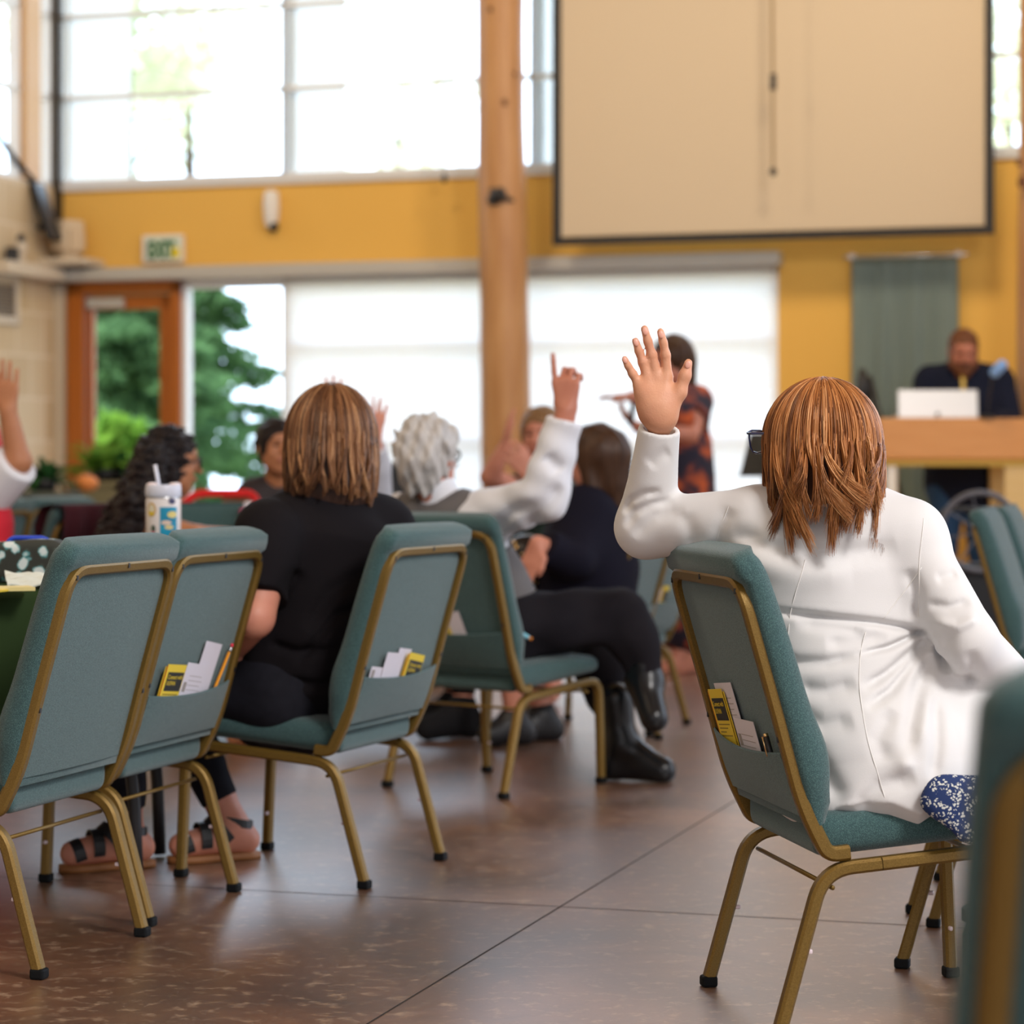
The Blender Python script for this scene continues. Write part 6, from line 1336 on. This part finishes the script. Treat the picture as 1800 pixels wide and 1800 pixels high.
q = P(180, 846, 16.3); plant('potted_plant', 'bright broad-leaved plant on the olive planter before the glass door', (q.x, 16.4, q.z+.02), 46, .40, .045, 1.0, M_leaf2, 3)
q = P(212, 846, 16.3); plant('potted_plant', 'dark leafy plant beside the curly black hair at the glass door', (q.x, 16.45, q.z+.02), 34, .36, .035, 1.0, M_leafd, 4)
q = P(72, 864, 15.7); plant('potted_plant', 'dark green plant on the planter box by the block wall', (q.x, 15.8, q.z+.02), 44, .32, .030, 1.2, M_leafd, 5)
q = P(15, 864, 15.7); plant('potted_plant', 'low trailing dark plant at the left edge under the raised arm', (q.x, 15.8, q.z+.02), 40, .28, .03, 1.2, M_leafd, 6, .9)
q = P(129, 872, 15.3); o = thing('pumpkin', 'small orange pumpkin on the planter by the door frame', 'pumpkin', (q.x, 15.78, at_top(0, 864, 15.6)))
bm = B(); bmesh.ops.create_uvsphere(bm, u_segments=28, v_segments=14, radius=.07)
for v in bm.verts: a = math.atan2(v.co.y, v.co.x); f_r = 1+.06*math.cos(8*a); v.co = Vector((v.co.x*f_r, v.co.y*f_r, v.co.z*.75+.05))
obj('fruit', bm, mat('pumpkin_orange', (.65, .22, .05), .6), o, True); bm = B(); tube(bm, [(0, 0, .09), (.01, 0, .125)], .008, 6); obj('stem', bm, M_olive, o)
# draped chair, red cart, cabinet
C15 = chair(P(150, 1100, 9.7).xy, (-.86, .51, 0), 'teal banquet chair hidden under a burgundy garment', False)
dp = P(150, 893, 8.8); o = thing('draped_garment', 'burgundy knitted garment hung over a far chair back', 'garment', (C15.location.x+.86*.28, C15.location.y-.51*.28, .40), C15.rotation_euler.z)
bm = B(); g = []; prof = [(-.075, .06), (-.080, .22), (-.090, .36), (-.098, .452), (-.085, .475), (-.02, .478), (.02, .470), (.05, .40), (.06, .25), (.06, .10)]
for i in range(25):
    x_ = -.27+.54*i/24; g.append([bm.verts.new((x_, y_-.012*math.sin(i*1.3+z_*9)*(1 if z_ < .45 else .2)-.004, z_)) for y_, z_ in prof])
for A, C in zip(g, g[1:]):
    for j in range(len(prof)-1): bm.faces.new((A[j], A[j+1], C[j+1], C[j]))
bmesh.ops.solidify(bm, geom=bm.faces[:], thickness=-.008); obj('knit', bm, mat('burgundy_knit', (.085, .010, .018), .9, bump=.4, bscale=200), o, True)
C16 = chair(P(385, 1100, 9.95).xy, (.35, -.93, 0), 'far grey-teal chair turned towards the camera behind the outstretched bare arm', False)
rc = P(385, 905, 10.2); kr = 10.2/FPX; o = thing('cart', 'bright red framed cart behind the woman with dark glasses', 'cart', (rc.x, 10.2, 0)); M_rr = mat('glossy_red', (.78, .010, .008), .35)
def rp(px, py): v = P(px, py, 10.2); return (v.x-rc.x, 0, v.z)
bm = B(); sweep(bm, fillet([rp(312, 960), rp(318, 890), rp(345, 867), rp(445, 867), rp(457, 895), rp(462, 960)], .06), rrect(.032, .03, .006), nrm=(0, 1, 0)); obj('rail', bm, M_rr, o, .5)
bm = B(); bx(bm, (0, .18, .45), (.30, .34, .50), None, .02); obj('tub', bm, mat('dark_olive_cloth', (.05, .05, .035), .8), o)
for s_ in (-1, 1):
    bm = B(); lathe(bm, [(.02, -.02), (.10, -.02), (.10, .02), (.02, .02)], 20, Matrix.Translation((s_*.16, .05, .10))@Matrix.Rotation(PI/2, 4, 'X')); obj('wheel', bm, M_cap, o, True)
    bm = B(); tube(bm, [(s_*.18, .0, .62), (s_*.16, .05, .12)], .012, 8); obj('frame_post', bm, M_rr, o, True)
q = P(408, 880, 10.15); box_thing('cardboard_box', 'small tan box inside the red cart', 'box', (q.x, 10.28, .70), [('box_body', (.11, .10, q.z-.70+.03), (0, 0, (q.z-.70+.03)/2), mat('tan_card', (.50, .32, .16), .8), .004)], .1)
q = P(443, 893, 10.1); box_thing('tissue_box', 'pink and white tissue box at the right end of the red cart', 'box', (q.x, 9.98, .0), [('stand', (.10, .08, q.z-.04), (0, 0, (q.z-.04)/2), M_olive, .004), ('carton', (.07, .07, .04), (0, 0, q.z-.02), mat('magenta_card', (.60, .06, .20), .6), .004), ('tissue', (.04, .02, .03), (0, 0, q.z+.012), M_shirt, .008)], .2)
q = P(676, 840, 12.3); zc_ = P(0, 813, 12.3).z; box_thing('piano', 'black upright piano glimpsed between the chestnut and grey heads', 'piano', (q.x, 12.3, 0), [('case', (.62, .32, zc_-.02), (.02, .25, (zc_-.02)/2), M_black, .01), ('lid', (.66, .36, .02), (.02, .25, zc_-.01), M_black, .005), ('keyboard_shelf', (.60, .22, .08), (.02, .0, zc_-.19), mat('dark_blue_grey', (.012, .02, .035), .4), .006)], 0)
for o_ in [c for c in CH0.children]:
    for g_ in list(o_.children): bpy.data.objects.remove(g_)
    bpy.data.objects.remove(o_)
bpy.data.objects.remove(CH0)
